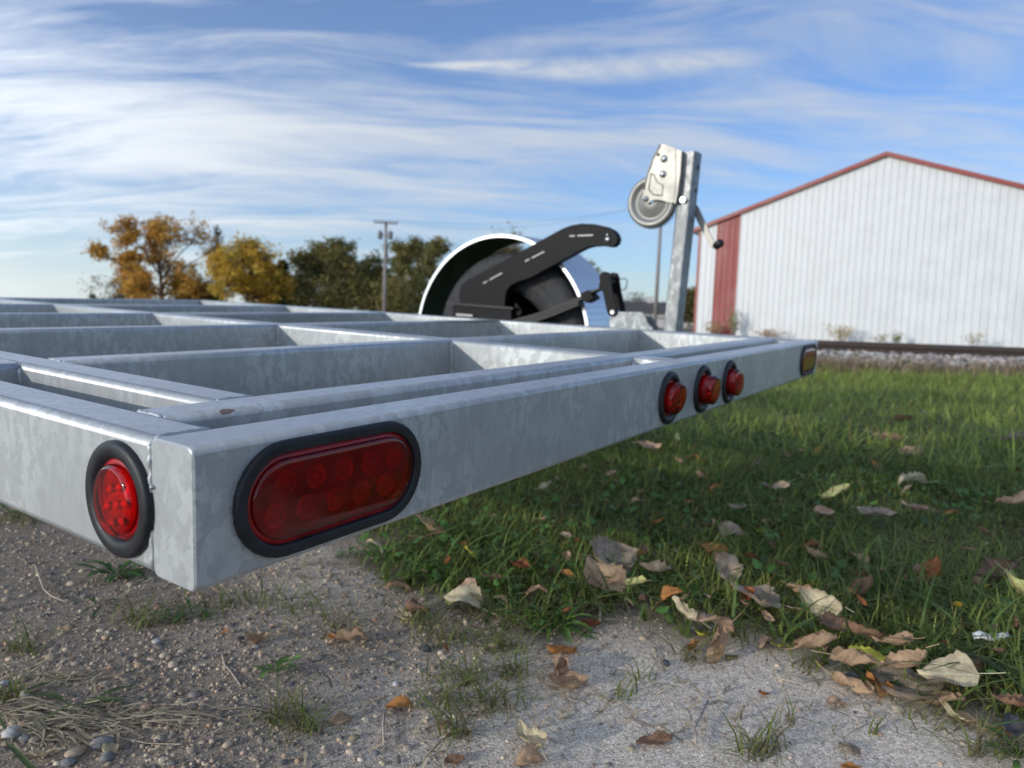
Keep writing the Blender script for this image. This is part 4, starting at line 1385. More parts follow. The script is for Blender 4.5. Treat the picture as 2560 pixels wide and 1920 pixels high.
def leaf_obj(L, col, form, rnd):
    """form: f flat, c cupped, r rolled, u upright and curled, b broad (cottonwood), n narrow"""
    na, nb = 15, 11
    wide = {'f': .36, 'c': .38, 'r': .38, 'u': .40, 'b': .50, 'n': .22}[form]
    roll = {'f': .5, 'c': 1.5, 'r': 4.4, 'u': 2.2, 'b': .8, 'n': 1.0}[form] * rnd.uniform(.75, 1.25)
    bend = {'f': .3, 'c': .8, 'r': .5, 'u': 1.7, 'b': .7, 'n': .8}[form] * rnd.uniform(.6, 1.3) * rnd.choice((-1, 1, 1))
    skew = rnd.uniform(-.7, .7)
    pt = rnd.uniform(.75, 1.0) if form != 'b' else rnd.uniform(.55, .7)
    vs = []; tc_ = []
    ph = rnd.uniform(0, 6)
    for i in range(na):
        t = i / (na - 1)
        wd = wide * (math.sin(math.pi * t ** pt) ** .75) * (1 if t < .5 else 1 - .25 * (t - .5))
        if i in (0, na - 1): wd = .012
        for j in range(nb):
            s = j / (nb - 1) * 2 - 1
            edge = abs(s) > .95
            ww = wd * (1 + (.10 * math.sin(i * 2.9 + ph) + .10 * rnd.uniform(-1, 1) if edge else 0))
            # roll across the midrib
            k = roll * (1 + .4 * skew * (t - .5) * (1 if s > 0 else -1))
            arc = s * ww
            rad = wide / max(k, .2) * 1.35
            y = rad * math.sin(arc / rad); z = rad * (1 - math.cos(arc / rad))
            x = t - .5
            # bend along the length
            th = bend * (t - .5)
            zx = bend * x * x * .8
            z2 = z + zx + .018 * math.sin(t * 9 + ph) * s + .03 * math.sin(s * 3 + t * 5 + ph) * abs(s)
            cr = mnoise.noise(Vector((t * 3.1 + ph, s * 1.9, ph * 3))) * .085 + mnoise.noise(Vector((t * 8 + ph, s * 5, ph * 7))) * .035
            z2 += cr * (1.6 if form in 'ru' else 1.0)
            vs.append((x * math.cos(th * .4) * L + cr * .3 * L, (y + .05 * math.sin(t * 3 + ph) + .06 * mnoise.noise(Vector((t * 2.3, ph, 1)))) * L, z2 * L)); tc_.append((t, .5 + s / 2, 0))
    fs = []
    for i in range(na - 1):
        for j in range(nb - 1):
            a = i * nb + j; fs.append((a, a + nb, a + nb + 1, a + 1))
    # stalk
    o_ = len(vs); x0 = -.5 * L; zb = vs[nb // 2][2]
    sl_ = rnd.uniform(.15, .5) * L; dz_ = rnd.uniform(-.1, .25); dy_ = rnd.uniform(-.25, .25)
    for i in range(4):
        t = i / 3
        for (dy, dz2) in ((-.009, 0), (.009, 0), (0, .014)):
            vs.append((x0 - sl_ * t, dy * L + dy_ * sl_ * t, zb + dz2 * L + dz_ * sl_ * t * t)); tc_.append((0, .5, 0))
    for i in range(3):
        for j in range(3):
            a = o_ + i * 3 + j; b = o_ + i * 3 + (j + 1) % 3; fs.append((a, b, b + 3, a + 3))
    me = bpy.data.meshes.new('fallen_leaf'); me.from_pydata(vs, [], fs); me.shade_smooth()
    at = me.color_attributes.new('tint', 'FLOAT_COLOR', 'POINT')
    at.data.foreach_set('color', np.column_stack([np.array(tc_), np.ones(len(tc_))]).astype(np.float32).ravel())
    me.materials.append(LM[col]); me.update()
    return bpy.data.objects.new('fallen_leaf', me)


# pixel, size in pixels, colour, form, label
LEAVES = [
 (1076, 1323, 78, 'tan', 'c', 'tan leaf just below the beam, right of the oval light'),
 (1050, 1345, 60, 'brown', 'n', 'brown leaf under the tan one just below the beam'),
 (1176, 1379, 44, 'yellow', 'f', 'small bright yellow leaf on the weeds left of the middle'),
 (1302, 1416, 60, 'rust', 'c', 'rust orange leaf lying in dark weeds'),
 (1035, 1529, 88, 'purple', 'u', 'upright purple brown leaf at the left edge of the grass'),
 (1010, 1545, 44, 'cream', 'c', 'cream flap leaning against the upright purple leaf'),
 (995, 1478, 62, 'tan', 'r', 'rolled tan leaf behind the upright purple one'),
 (1160, 1490, 92, 'cream', 'c', 'pale cupped leaf lying over an olive one'),
 (1172, 1522, 112, 'olive', 'n', 'long olive green leaf under the pale cupped one'),
 (1403, 1625, 78, 'orange', 'c', 'pointed orange leaf in front of the feathery rosette'),
 (1398, 1668, 100, 'pink', 'r', 'pinkish rolled leaf on the bare sand, upper of two'),
 (1419, 1706, 92, 'tan', 'c', 'tan cupped leaf on the sand, lower of two'),
 (999, 1765, 62, 'orange', 'c', 'small orange and tan leaf on the gravel left of the tuft'),
 (1112, 1813, 50, 'tan', 'c', 'small tan leaf at the foot of the grass tuft'),
 (1330, 1856, 92, 'cream', 'u', 'crumpled cream leaf near the bottom edge, middle'),
 (1325, 1900, 70, 'tan', 'c', 'tan leaf below the crumpled cream one'),
 (1136, 1900, 44, 'brown', 'c', 'brown leaf on the bottom edge, left of the middle'),
 (853, 1795, 50, 'tan', 'f', 'flat tan leaf on the open gravel'),
 (1342, 1476, 46, 'tan', 'r', 'short rolled tan leaf in the grass above the rosette'),
 (1168, 1458, 50, 'pink', 'c', 'pinkish leaf behind the pale cupped one'),
 (942, 1359, 52, 'cream', 'n', 'cream narrow leaf standing at the tip of the grass under the beam'),
 (870, 1603, 80, 'tan', 'r', 'rolled tan leaf on the gravel under the oval light'),
 (826, 1592, 34, 'orange', 'c', 'small orange leaf at the end of a rolled one on the gravel'),
 (1229, 1446, 46, 'brown', 'c', 'brown leaf between the bright weeds'),
 (1479, 1557, 56, 'rust', 'c', 'rust brown leaf right of the feathery rosette'),
 (1539, 1395, 125, 'grey', 'b', 'large cracked grey brown leaf in the grass'),
 (1505, 1446, 118, 'tan', 'b', 'large tan leaf in front of the cracked grey brown one'),
 (1588, 1458, 50, 'paleyellow', 'c', 'small pale yellow leaf touching the large tan one'),
 (1640, 1427, 84, 'grey', 'c', 'grey leaf right of the large cracked one'),
 (1775, 1367, 72, 'orange', 'b', 'orange brown leaf standing in the grass, middle right'),
 (1808, 1395, 50, 'pink', 'c', 'pinkish leaf under the orange brown one'),
 (1823, 1427, 88, 'grey', 'c', 'grey toothed leaf below the orange brown one'),
 (1909, 1330, 36, 'yellow', 'f', 'small yellow leaf upright in the grass'),
 (1819, 1330, 66, 'grey', 'u', 'grey curled leaf above the orange brown one'),
 (1674, 1483, 54, 'orange', 'c', 'small orange cupped leaf above the upright rolled one'),
 (1707, 1532, 78, 'cream', 'r', 'narrow rolled leaf pointing down to the sand'),
 (1793, 1552, 96, 'pink', 'c', 'pinkish tan leaf at the rim of the sand'),
 (1756, 1584, 50, 'yellow', 'c', 'yellow orange leaf tucked under the pinkish tan one'),
 (1733, 1614, 50, 'orange', 'r', 'short orange roll at the rim of the sand'),
 (1793, 1626, 102, 'tan', 'r', 'long tan roll with a yellow tip at the rim of the sand'),
 (1830, 1636, 36, 'olive', 'c', 'yellow green tip at the end of the long tan roll'),
 (1887, 1498, 108, 'grey', 'b', 'flat grey brown leaf in the grass right of the middle'),
 (1868, 1490, 50, 'rust', 'c', 'rust brown leaf touching the flat grey brown one'),
 (2051, 1520, 96, 'cream', 'u', 'cream leaf arched like a hood with its stalk down'),
 (2078, 1562, 76, 'brown', 'c', 'brown leaf beneath the arched cream one'),
 (2040, 1612, 88, 'tan', 'r', 'rolled tan leaf below the arched cream one'),
 (1913, 1606, 46, 'pink', 'c', 'small pinkish leaf left of the rolled tan one'),
 (1950, 1610, 42, 'yellow', 'n', 'small yellow leaf left of the rolled tan one'),
 (1999, 1479, 70, 'tan', 'r', 'tan rolled leaf behind the arched cream one'),
 (2036, 1363, 58, 'rust', 'n', 'narrow red brown leaf in the deep grass'),
 (2040, 1392, 58, 'tan', 'c', 'tan leaf below the narrow red brown one'),
 (1636, 1848, 88, 'brown', 'n', 'flat dark brown leaf half buried in the sand'),
 (1913, 1722, 32, 'rust', 'c', 'tiny red brown leaf on the sand'),
 (2167, 1637, 66, 'yellow', 'f', 'bright yellow leaf at the rim of the sand'),
 (2142, 1658, 94, 'tan', 'r', 'tan roll in front of the bright yellow leaf'),
 (2130, 1718, 98, 'tan', 'r', 'large tan roll on the sand with a red end'),
 (2191, 1716, 68, 'orange', 'c', 'light orange leaf next to the large tan roll'),
 (2090, 1751, 42, 'pink', 'c', 'small crumpled leaf alone on the sand'),
 (2280, 1716, 140, 'grey', 'b', 'large speckled grey leaf on the sand'),
 (2372, 1694, 100, 'cream', 'b', 'cream toothed leaf right of the speckled grey one'),
 (2263, 1664, 92, 'tan', 'c', 'tan leaf above the speckled grey one'),
 (2231, 1609, 76, 'tan', 'c', 'tan leaf in the grass above the bright yellow one'),
 (2162, 1590, 80, 'brown', 'c', 'brown leaf in the grass right of the arched cream one'),
 (2364, 1757, 64, 'tan', 'r', 'tan curl below the cream toothed leaf'),
 (2384, 1787, 58, 'cream', 'c', 'cream folded leaf on the sand, lower right'),
 (2429, 1805, 74, 'tan', 'n', 'narrow tan leaf at the edge of the sand, lower right'),
 (2502, 1828, 42, 'orange', 'c', 'orange brown leaf near the bottom right corner'),
 (2534, 1824, 60, 'slate', 'c', 'dark blue grey leaf near the bottom right corner'),
 (2130, 1912, 38, 'orange', 'c', 'orange leaf on the bottom edge, right'),
 (2126, 1862, 48, 'grey', 'f', 'dark grey flake of leaf on the sand'),
 (2328, 1432, 76, 'rust', 'c', 'rust orange cupped leaf in the grass at the right'),
 (2320, 1462, 50, 'purple', 'c', 'dark purple leaf under the rust orange one'),
 (2486, 1436, 84, 'purple', 'b', 'purple brown leaf near the right edge'),
 (2545, 1476, 76, 'paleyellow', 'b', 'large pale yellow green leaf cut by the right edge'),
 (2453, 1472, 38, 'yellow', 'c', 'small yellow leaf left of the pale yellow green one'),
 (2150, 1400, 54, 'tan', 'c', 'tan leaf standing in the deep grass'),
 (2380, 1278, 40, 'orange', 'n', 'small orange leaf near a grass stem at the right'),
 (2190, 1282, 72, 'grey', 'f', 'grey triangular leaf lying on the grass'),
 (2284, 1270, 62, 'pink', 'n', 'narrow grey pink leaf right of the triangular one'),
 (2154, 1476, 74, 'brown', 'c', 'brown leaf half hidden by grass, right of the hood'),
 (2538, 1763, 70, 'brown', 'c', 'crumpled brown leaf cut by the right edge above the sand'),
 (1625, 1120, 56, 'pink', 'b', 'pinkish leaf in the grass below the first round light'),
 (1689, 1099, 46, 'paleyellow', 'n', 'yellowish leaf in the shade of the beam'),
 (1696, 1154, 30, 'pink', 'c', 'tiny pink leaf below the middle round light'),
 (1735, 1140, 30, 'orange', 'n', 'tiny orange leaf below the third round light'),
 (1747, 1188, 34, 'tan', 'c', 'small tan leaf in the grass below the round lights'),
 (1529, 1185, 26, 'pink', 'c', 'tiny pink leaf just below the beam, left of the round lights'),
 (1787, 1218, 36, 'orange', 'n', 'small orange leaf flat on the grass'),
 (2228, 1099, 72, 'tan', 'c', 'tan leaf on the bright grass at the right'),
 (2283, 1135, 66, 'pink', 'c', 'pinkish brown leaf right below the tan one on the bright grass'),
 (2276, 1197, 62, 'cream', 'c', 'two toned cream leaf in the grass at the right'),
 (2092, 1230, 88, 'paleyellow', 'f', 'large pale yellow leaf flat on the grass'),
 (2060, 1279, 42, 'pink', 'f', 'pinkish leaf below the large pale yellow one'),
 (1953, 1219, 38, 'grey', 'c', 'small grey leaf left of the large pale yellow one'),
 (1840, 1271, 48, 'grey', 'c', 'grey leaf in dark grass, centre right'),
 (1591, 1252, 30, 'tan', 'c', 'tiny tan leaf in the grass under the beam'),
 (1362, 1219, 44, 'cream', 'c', 'cream leaf just below the beam, middle'),
 (1519, 1159, 40, 'brown', 'n', 'brown leaf close under the beam'),
 (1643, 1307, 36, 'orange', 'c', 'orange leaf above the large cracked one'),
 (2535, 1255, 62, 'tan', 'r', 'tan roll in the grass cut by the right edge'),
 (2525, 1096, 70, 'grey', 'f', 'grey brown leaf on the bright grass near the right edge'),
 (2252, 1053, 48, 'brown', 'c', 'brown leaf far back on the bright grass'),
 (105, 1885, 60, 'cream', 'n', 'cream leaf at the bottom left corner beside the straw'),
 (275, 1872, 46, 'cream', 'c', 'small cream leaf on the flat grey stone'),
 (640, 1605, 50, 'tan', 'u', 'crumpled tan leaf behind the light green weed'),
]
lr = random.Random(11)
for (u, v, sz, col, form, lb) in LEAVES:
    q0 = gp(u, v)
    grassy_ = bool(in_poly(q0[None, :2], EDGE)[0]) and edge_dist(q0[None, :2], EDGE)[0] > .03
    zl = (.030 if grassy_ else .004) + (.02 if v < 1300 else 0)
    q = gp(u, v, zl)
    L = sz * np.linalg.norm(q - CAMPOS) / F_PX * 1.08
    o = leaf_obj(L, col, form, lr)
    if form == 'u': rx, ry = lr.uniform(.4, .9) * lr.choice((-1, 1)), lr.uniform(-.6, .6)
    else: rx, ry = lr.gauss(0, .32), lr.gauss(0, .30)
    rz = AR + lr.gauss(0, .65) + (math.pi if lr.random() < .5 else 0)
    o.rotation_euler = (rx, ry, rz)
    o.location = q
    link(o)
    if not grassy_:
        o.rotation_euler = (rx * .5, ry * .5, rz)
        rm = o.rotation_euler.to_matrix()
        lo = min((rm @ vv.co).z for vv in o.data.vertices)
        o.location.z = float(ground_z(q[:2])[0]) + .001 - lo
    tag(o, lb, 'leaf', 'fallen leaves')
xr = random.Random(23); made = 0
while made < 46:
    u, v = xr.uniform(1250, 2540), 1130 + 560 * xr.random() ** .8
    q0 = gp(u, v)
    if not in_poly(q0[None, :2], EDGE)[0]: continue
    q = gp(u, v, .028)
    o = leaf_obj(xr.uniform(20, 40) * np.linalg.norm(q - CAMPOS) / F_PX, xr.choice(['brown', 'tan', 'pink', 'grey', 'rust', 'brown', 'tan']), xr.choice('crcnu'), xr)
    o.rotation_euler = (xr.gauss(0, .5), xr.gauss(0, .5), xr.uniform(0, 6.28)); o.location = q; link(o)
    tag(o, 'small dry leaf sunk into the grass among many others like it', 'leaf', 'small dry leaves sunk into the grass')
    made += 1
# crumbs of leaves, too small to tell apart
n = 420
P = view_sector(n, .85, 4.5, 1.3)
ins = in_poly(P, EDGE); e_ = edge_dist(P, EDGE)
k_ = (RNG.uniform(size=n) < np.where(ins, 1.0, np.clip(.55 - e_ / .3, .06, 1)))
P = P[k_]; ins = ins[k_]; n = len(P)
sz = RNG.uniform(.005, .014, n) * (1 + .4 * (np.linalg.norm(P, axis=1) > 2)); az = RNG.uniform(0, 6.28, n); tl = RNG.normal(0, .5, (n, 2))
shape = np.array([[-1, 0], [-.3, -.5], [.4, -.45], [1.1, .05], [.3, .5], [-.4, .4], [0, 0]])
cx = np.cos(az)[:, None] * shape[:, 0] - np.sin(az)[:, None] * shape[:, 1]
cy = np.sin(az)[:, None] * shape[:, 0] + np.cos(az)[:, None] * shape[:, 1]
zz = cx * tl[:, :1] + cy * tl[:, 1:] + np.array([.25, .3, .1, .3, .25, .1, -.1])
zb = ground_z(P) + np.where(ins, RNG.uniform(.012, .05, n), .004)
V = np.stack([P[:, :1] + cx * sz[:, None], P[:, 1:] + cy * sz[:, None], zb[:, None] + zz * sz[:, None]], 2).reshape(-1, 3)
Fc = (np.array([(6, i, (i + 1) % 6) for i in range(6)])[None] + (np.arange(n) * 7)[:, None, None]).reshape(-1, 3)
pal = np.array([LC[k] for k in ('tan', 'brown', 'pink', 'orange', 'grey', 'cream', 'rust')])
cc = pal[RNG.integers(0, len(pal), n)] * RNG.uniform(.6, 1.1, (n, 1))
tag(fast_mesh('leaf_litter', V, Fc, M['straw'], np.repeat(cc, 7, 0)), 'crumbs of dry leaves strewn through the grass', 'leaf litter', kind='stuff')

# ================================================================== SHED
M['white_panel'] = simple('white_painted_steel', (.64, .645, .64), .42, 0, .05, 1.3, 0, .4)
M['red_panel'] = simple('red_painted_steel', (.27, .050, .042), .45, 0, .06, 1.3, 0, .4)
M['red_trim'] = simple('red_trim', (.27, .048, .034), .45, 0, .08, 2, 0, .4)
shed = empty('metal_shed', (28.2, 3.44, 0))
tag(shed, 'white ribbed metal shed with red trim and one red panel, beyond the railway', 'shed')
SY0, SY1, EAVE, PEAK = 6.50, -6.50, 4.30, 6.58          # local y of the two corners (left one first)


def roof_z(y): return PEAK - (PEAK - EAVE) * abs(y) / SY0


def wall_panel(y0, y1, mat, parent):
    """ribbed sheet facing -x between local y0 > y1"""
    cs_ = []
    y = y0; step = .2286
    while y > y1 + .02:
        for (dy, d) in ((0, -.025), (.030, -.025), (.048, 0), (.083, 0), (.088, -.003), (.10, -.003), (.105, 0), (.148, 0), (.153, -.003), (.165, -.003), (.170, 0), (.2156, 0)):
            if y - dy > y1 + .001: cs_.append((y - dy, d))
        y -= step
    cs_.append((y1, 0))
    vs = []; fs = []
    for (yy, d) in cs_:
        vs.append((d, yy, -.1)); vs.append((d, yy, roof_z(yy) - .02))
    for i in range(len(cs_) - 1): fs.append((2 * i, 2 * i + 2, 2 * i + 3, 2 * i + 1))
    return mesh('wall_panel', vs, fs, mat, parent)


cuts = [6.44, 5.80, 4.886]
while cuts[-1] > -6.4: cuts.append(max(cuts[-1] - .9144, -6.44))
for i in range(len(cuts) - 1):
    o = wall_panel(cuts[i], cuts[i + 1] , M['red_panel'] if i == 1 else M['white_panel'], shed)
    if i == 1: o['label'] = 'red wall panel near the corner'
for s_, lb in ((1, 'corner_trim'), (-1, 'corner_trim')):
    mb = MB(); mb.box((-.035, s_ * 6.43 if s_ > 0 else -6.53, -.1), (.09, s_ * 6.53 if s_ > 0 else -6.43, EAVE - .02)); mb.build(lb, M['red_trim'], shed)
for s_ in (1, -1):
    # rake trim and roof slope
    vs = []; fs = []
    ya, yb = 0.0, s_ * 6.95
    for y in (ya, yb):
        z = PEAK - (PEAK - EAVE) * abs(y) / SY0
        vs += [(-.16, y, z - .10), (-.16, y, z + .045), (-.06, y, z + .045), (-.06, y, z - .10)]
    for j in range(4): fs.append((j, (j + 1) % 4, 4 + (j + 1) % 4, 4 + j))
    fs += [(0, 1, 2, 3), (7, 6, 5, 4)]
    mb = MB(); mb.add(vs, fs); mb.build('rake_trim', M['red_trim'], shed)
    z0, z1 = PEAK, PEAK - (PEAK - EAVE) * 6.95 / SY0
    mb = MB(); mb.add([(-.05, 0, z0 + .06), (24, 0, z0 + .06), (24, s_ * 6.97, z1 + .06), (-.05, s_ * 6.97, z1 + .06), (-.05, 0, z0 + .0), (24, 0, z0 + .0), (24, s_ * 6.97, z1), (-.05, s_ * 6.97, z1)],
           [(0, 1, 2, 3), (4, 5, 6, 7), (0, 1, 5, 4), (1, 2, 6, 5), (2, 3, 7, 6), (3, 0, 4, 7)])
    mb.build('roof', M['white_panel'], shed)
    mb = MB(); mb.box((.02, s_ * 6.44 - .03, -.1), (24, s_ * 6.44 + .03, EAVE + .02)); mb.build('side_wall', M['white_panel'], shed)
mb = MB(); mb.add([(23.98, 6.44, -.1), (23.98, -6.44, -.1), (23.98, -6.44, EAVE), (23.98, 0, PEAK), (23.98, 6.44, EAVE)], [(0, 1, 2, 3, 4)]); mb.build('rear_wall', M['white_panel'], shed)


# weeds along the foot of the shed
def wall_weed(y, x, h, wdt, n, col, label, name='weed_clump'):
    e = empty(name, (x, y, 0))
    mb = MB(); rr = random.Random(int(y * 100) + 3)
    tops = []
    for k in range(max(4, n // 14)):
        a, r = rr.uniform(0, 6.28), rr.uniform(0, wdt)
        tp_ = (r * math.cos(a), r * math.sin(a), h * rr.uniform(.55, 1)); tops.append(tp_)
        mb.tube([(tp_[0] * .2, tp_[1] * .2, 0), (tp_[0] * .7, tp_[1] * .7, tp_[2] * .6), tp_], [.008, .006, .003], 4)
    mb.build('stem', M['twig'], e)
    vs = []; fs = []
    for k in range(n):
        b = rr.choice(tops); f_ = rr.uniform(.35, 1)
        p_ = Vector(b) * f_ + Vector((rr.gauss(0, wdt * .18), rr.gauss(0, wdt * .18), rr.gauss(0, h * .05)))
        d = Vector((rr.gauss(0, 1), rr.gauss(0, 1), rr.gauss(.3, .7))).normalized(); s2 = d.cross(Vector((rr.gauss(0, 1), rr.gauss(0, 1), .2))).normalized()
        L = rr.uniform(.05, .11); o_ = len(vs)
        vs += [p_, p_ + d * L * .5 + s2 * L * .25, p_ + d * L, p_ + d * L * .5 - s2 * L * .25]; fs.append((o_, o_ + 1, o_ + 2, o_ + 3))
    o = mesh('foliage', vs, fs, simple('clump', col, .7, 0, .3, 8), e); o['kind'] = 'stuff'
    tag(e, label, 'weed', 'weeds along the foot of the shed')


wall_weed(8.15, 27.6, 1.15, .45, 260, (.17, .20, .06), 'green bush against the shed beside the red panel')
wall_weed(8.9, 27.7, .65, .6, 220, (.33, .21, .08), 'rust coloured weeds in front of the red panel')
wall_weed(6.9, 27.6, .42, .7, 200, (.36, .22, .11), 'low reddish weeds right of the green bush')
wall_weed(4.35, 27.4, .75, .6, 260, (.42, .34, .16), 'pale yellow clump of dry grass at the shed, in the middle')
wall_weed(2.6, 27.4, .50, .22, 110, (.16, .20, .06), 'small green weed right of the pale yellow clump at the shed')
wall_weed(3.05, 27.4, .45, .3, 60, (.33, .30, .18), 'thin dry stems between the yellow clump and the green weed')
wall_weed(.35, 27.2, .55, .5, 90, (.36, .31, .20), 'thin dry stems at the foot of the shed near the right edge')

# ================================================================== TREES
M['bark'] = simple('bark', (.13, .105, .085), .9, 0, .3, 4, .4)


def leaf_mat(name, c1, c2, tr_=.3):
    m = vcol_mat(name, .7, tr_, 0, .25); return m


M['foliage'] = leaf_mat('foliage', 0, 0, .3)


def grow(rr, start, d, length, rad, depth, out, tips, spread, up, shrink=.72, kids=(2, 3)):
    """recursive limbs; out: list of (points, radii); tips: twig ends"""
    p_ = Vector(start); d = Vector(d).normalized(); pts = [p_.copy()]; rads = [rad]
    n = 4
    for i in range(n):
        d = (d + Vector((rr.gauss(0, .12), rr.gauss(0, .12), rr.gauss(0, .08) + up * .06))).normalized()
        p_ = p_ + d * (length / n); pts.append(p_.copy()); rads.append(rad * (1 - .38 * (i + 1) / n))
    out.append((pts, rads))
    if depth == 0:
        tips.append((p_.copy(), d.copy())); return
    if depth <= 2:
        tips.append((pts[3].copy(), d.copy()))
    for k in range(rr.randint(*kids)):
        ax = Vector((rr.gauss(0, 1), rr.gauss(0, 1), rr.gauss(0, .5))).normalized()
        nd = (d + ax * spread * rr.uniform(.6, 1.3)).normalized()
        nd.z += up * .25
        s = rr.choice((2, 3, 4))
        grow(rr, pts[s], nd, length * shrink * rr.uniform(.75, 1.15), rads[s] * .72, depth - 1, out, tips, spread, up, shrink, kids)


def tree(u, v_top, width_px, depth_m, label, seed, cols, leaf_n, leaf_s, kind='round', dens=None, name='autumn_tree', base_v=None, clump=.5, lean=0, trunk=.28, levels=4, bare=0.0, group='trees behind the trailer', low=.9, lobes=None):
    """tree standing depth_m ahead whose top shows at (u, v_top)"""
    topp = at_depth(u, v_top, depth_m)
    base = np.array([topp[0], topp[1], 0.0]); H = topp[2]
    Wd = width_px * depth_m / F_PX
    rr = random.Random(seed); rn = np.random.default_rng(seed)
    e = empty(name, tuple(base))
    limbs = []; tips = []
    if kind == 'round':
        t_h = H * trunk
        lx, ly = rr.gauss(0, .06) * Wd, rr.gauss(0, .06) * Wd
        limbs.append(([Vector((0, 0, -.1)), Vector((lx * .2, ly * .2, t_h)), Vector((lx, ly, H * .55)), Vector((lx * 1.2, ly * 1.2, H * .9))], [H * .026, H * .020, H * .011, H * .003]))
        P = []; zc, rz_ = H * (.5 + low * .02), H * .49
        if lobes is None:
            lobes = []
            for k in range(11):
                a_ = rr.uniform(0, 6.28); zz_ = rr.uniform(-.75, .8); r_ = math.sqrt(max(.05, 1 - zz_ * zz_)) * rr.uniform(.35, .78)
                lobes.append((u + r_ * math.cos(a_) * width_px / 2, None, rr.uniform(.16, .26) * width_px, 1, r_ * math.sin(a_) * .8, zc + zz_ * rz_ * .85))
        wl_ = []
        for lb_ in lobes:
            lu, lv, lr_, lw = lb_[:4]
            side_ = (lu - u) * depth_m / F_PX; rad_ = lr_ * depth_m / F_PX
            if lv is None: hz_, dp_ = lb_[5], lb_[4] * Wd / 2
            else: hz_ = at_depth(lu, lv, depth_m)[2]; dp_ = rr.uniform(-.25, .25) * Wd
            lc = Vector(RIGHT) * side_ + Vector(FWD) * dp_ + Vector((0, 0, hz_))
            st_h = max(t_h * .7, min(lc.z * rr.uniform(.3, .5), H * .45))
            s0 = Vector((lx * st_h / H, ly * st_h / H, st_h))
            md_ = s0.lerp(lc, .5) + Vector((0, 0, .04 * H))
            limbs.append(([s0, md_, lc], [H * .012, H * .008, H * .004]))
            for k in range(int(9 * levels / 4) + 5):
                q = Vector((rr.gauss(0, 1), rr.gauss(0, 1), rr.gauss(0, 1))).normalized() * rad_ * rr.uniform(.45, 1.12)
                cp = lc + q; cp.z = max(cp.z, .3)
                b0 = md_.lerp(lc, rr.uniform(.4, 1))
                limbs.append(([b0, b0.lerp(cp, .5) + Vector((0, 0, .05 * rad_)), cp], [H * .0045, H * .003, H * .0012]))
                P.append(cp[:]); wl_.append(lw)
                for _ in range(4):
                    tw = cp + Vector((rr.gauss(0, 1), rr.gauss(0, 1), rr.gauss(.3, .8))) * (.32 * rad_)
                    limbs.append(([cp.lerp(b0, .3), tw], [H * .0018, H * .0007]))
                    P.append(tw[:]); wl_.append(lw)
        lobe_w = np.array(wl_, float)
        P = np.array(P)
    else:
        limbs.append(([Vector((0, 0, -.1)), Vector((0, 0, H * .5)), Vector((0, 0, H))], [H * .022, H * .013, H * .002]))
        P = []
        nb = 70
        for k in range(nb):
            t = (k + .5) / nb; z = H * (.05 + .93 * t); r = Wd / 2 * (1 - t) ** (.8 if kind == 'cone' else .6) * rr.uniform(.6, 1.1)
            a = k * 2.4; tp_ = Vector((r * math.cos(a), r * math.sin(a), z - r * .12))
            limbs.append(([Vector((0, 0, z)), tp_ * .5 + Vector((0, 0, z)) * .5, tp_], [H * .004, H * .003, H * .0015]))
            for q in np.linspace(.25, 1, 6): P.append((tp_.x * q, tp_.y * q, z + (tp_.z - z) * q))
        P = np.array(P)
    mb = MB()
    for pts, rads in limbs: mb.tube(pts, rads, 6 if rads[0] > H * .012 else 3, False)
    mb.build('trunk', M['bark'], e)
    # leaf sprays round the twig ends
    wgt = lobe_w if kind == 'round' else np.ones(len(P))
    if dens is not None:
        side = P[:, :2] @ np.array(RIGHT[:2]) / (Wd / 2); hgt = P[:, 2] / H
        wgt = np.array([dens(a, b) for a, b in zip(side, hgt)])
    wgt = np.clip(wgt, 0, None) * (rn.uniform(size=len(P)) > bare); wgt /= wgt.sum()
    ix = rn.choice(len(P), leaf_n, p=wgt)
    c = P[ix] + rn.normal(0, clump, (leaf_n, 3)) * np.array([1, 1, .7])
    c[:, 2] = np.clip(c[:, 2], .25, None)
    a = rn.normal(size=(leaf_n, 3)); a /= np.linalg.norm(a, axis=1)[:, None]
    b = np.cross(a, rn.normal(size=(leaf_n, 3))); b /= np.linalg.norm(b, axis=1)[:, None]
    s = (leaf_s * rn.uniform(.6, 1.4, leaf_n))[:, None]
    V = np.stack([c - a * s, c + b * s * .55, c + a * s, c - b * s * .55], 1).reshape(-1, 3)
    Q = np.arange(leaf_n * 4).reshape(-1, 4)
    cl_ = np.array(cols)[rn.integers(0, len(cols), len(P))][ix] * rn.uniform(.7, 1.25, (leaf_n, 1))
    o = fast_mesh('crown', V, Q, M['foliage'], np.repeat(cl_, 4, 0), parent=e, nside=4)
    o['kind'] = 'stuff'
    tag(e, label, 'tree', group)
    return e


ORANGE = [(.62, .34, .06), (.54, .28, .05), (.66, .40, .08), (.46, .26, .06)]
GOLD = [(.66, .42, .055), (.58, .37, .05), (.48, .37, .07), (.70, .47, .08)]
OLIVE = [(.19, .18, .055), (.23, .20, .065), (.145, .15, .046), (.26, .21, .07)]
DARKG = [(.030, .048, .028), (.040, .058, .030)]
tree(405, 548, 285, 82, 'large spreading autumn tree, orange leaves on the left and bare twigs on the right', 3, ORANGE, 15000, .17,
     clump=.30, levels=4, trunk=.20, lobes=[(329, 582, 33, 1.2), (363, 604, 32, 1), (299, 652, 36, 1.3), (322, 688, 32, 1.2), (410, 574, 30, .8), (440, 604, 36, .35), (479, 590, 36, .3), (503, 622, 28, .3), (385, 725, 38, 1.3),
     (449, 725, 36, 1.2), (494, 725, 30, .9), (406, 667, 25, .3), (458, 663, 30, .25), (342, 718, 24, .6), (283, 640, 20, .5), (375, 640, 24, .5)])
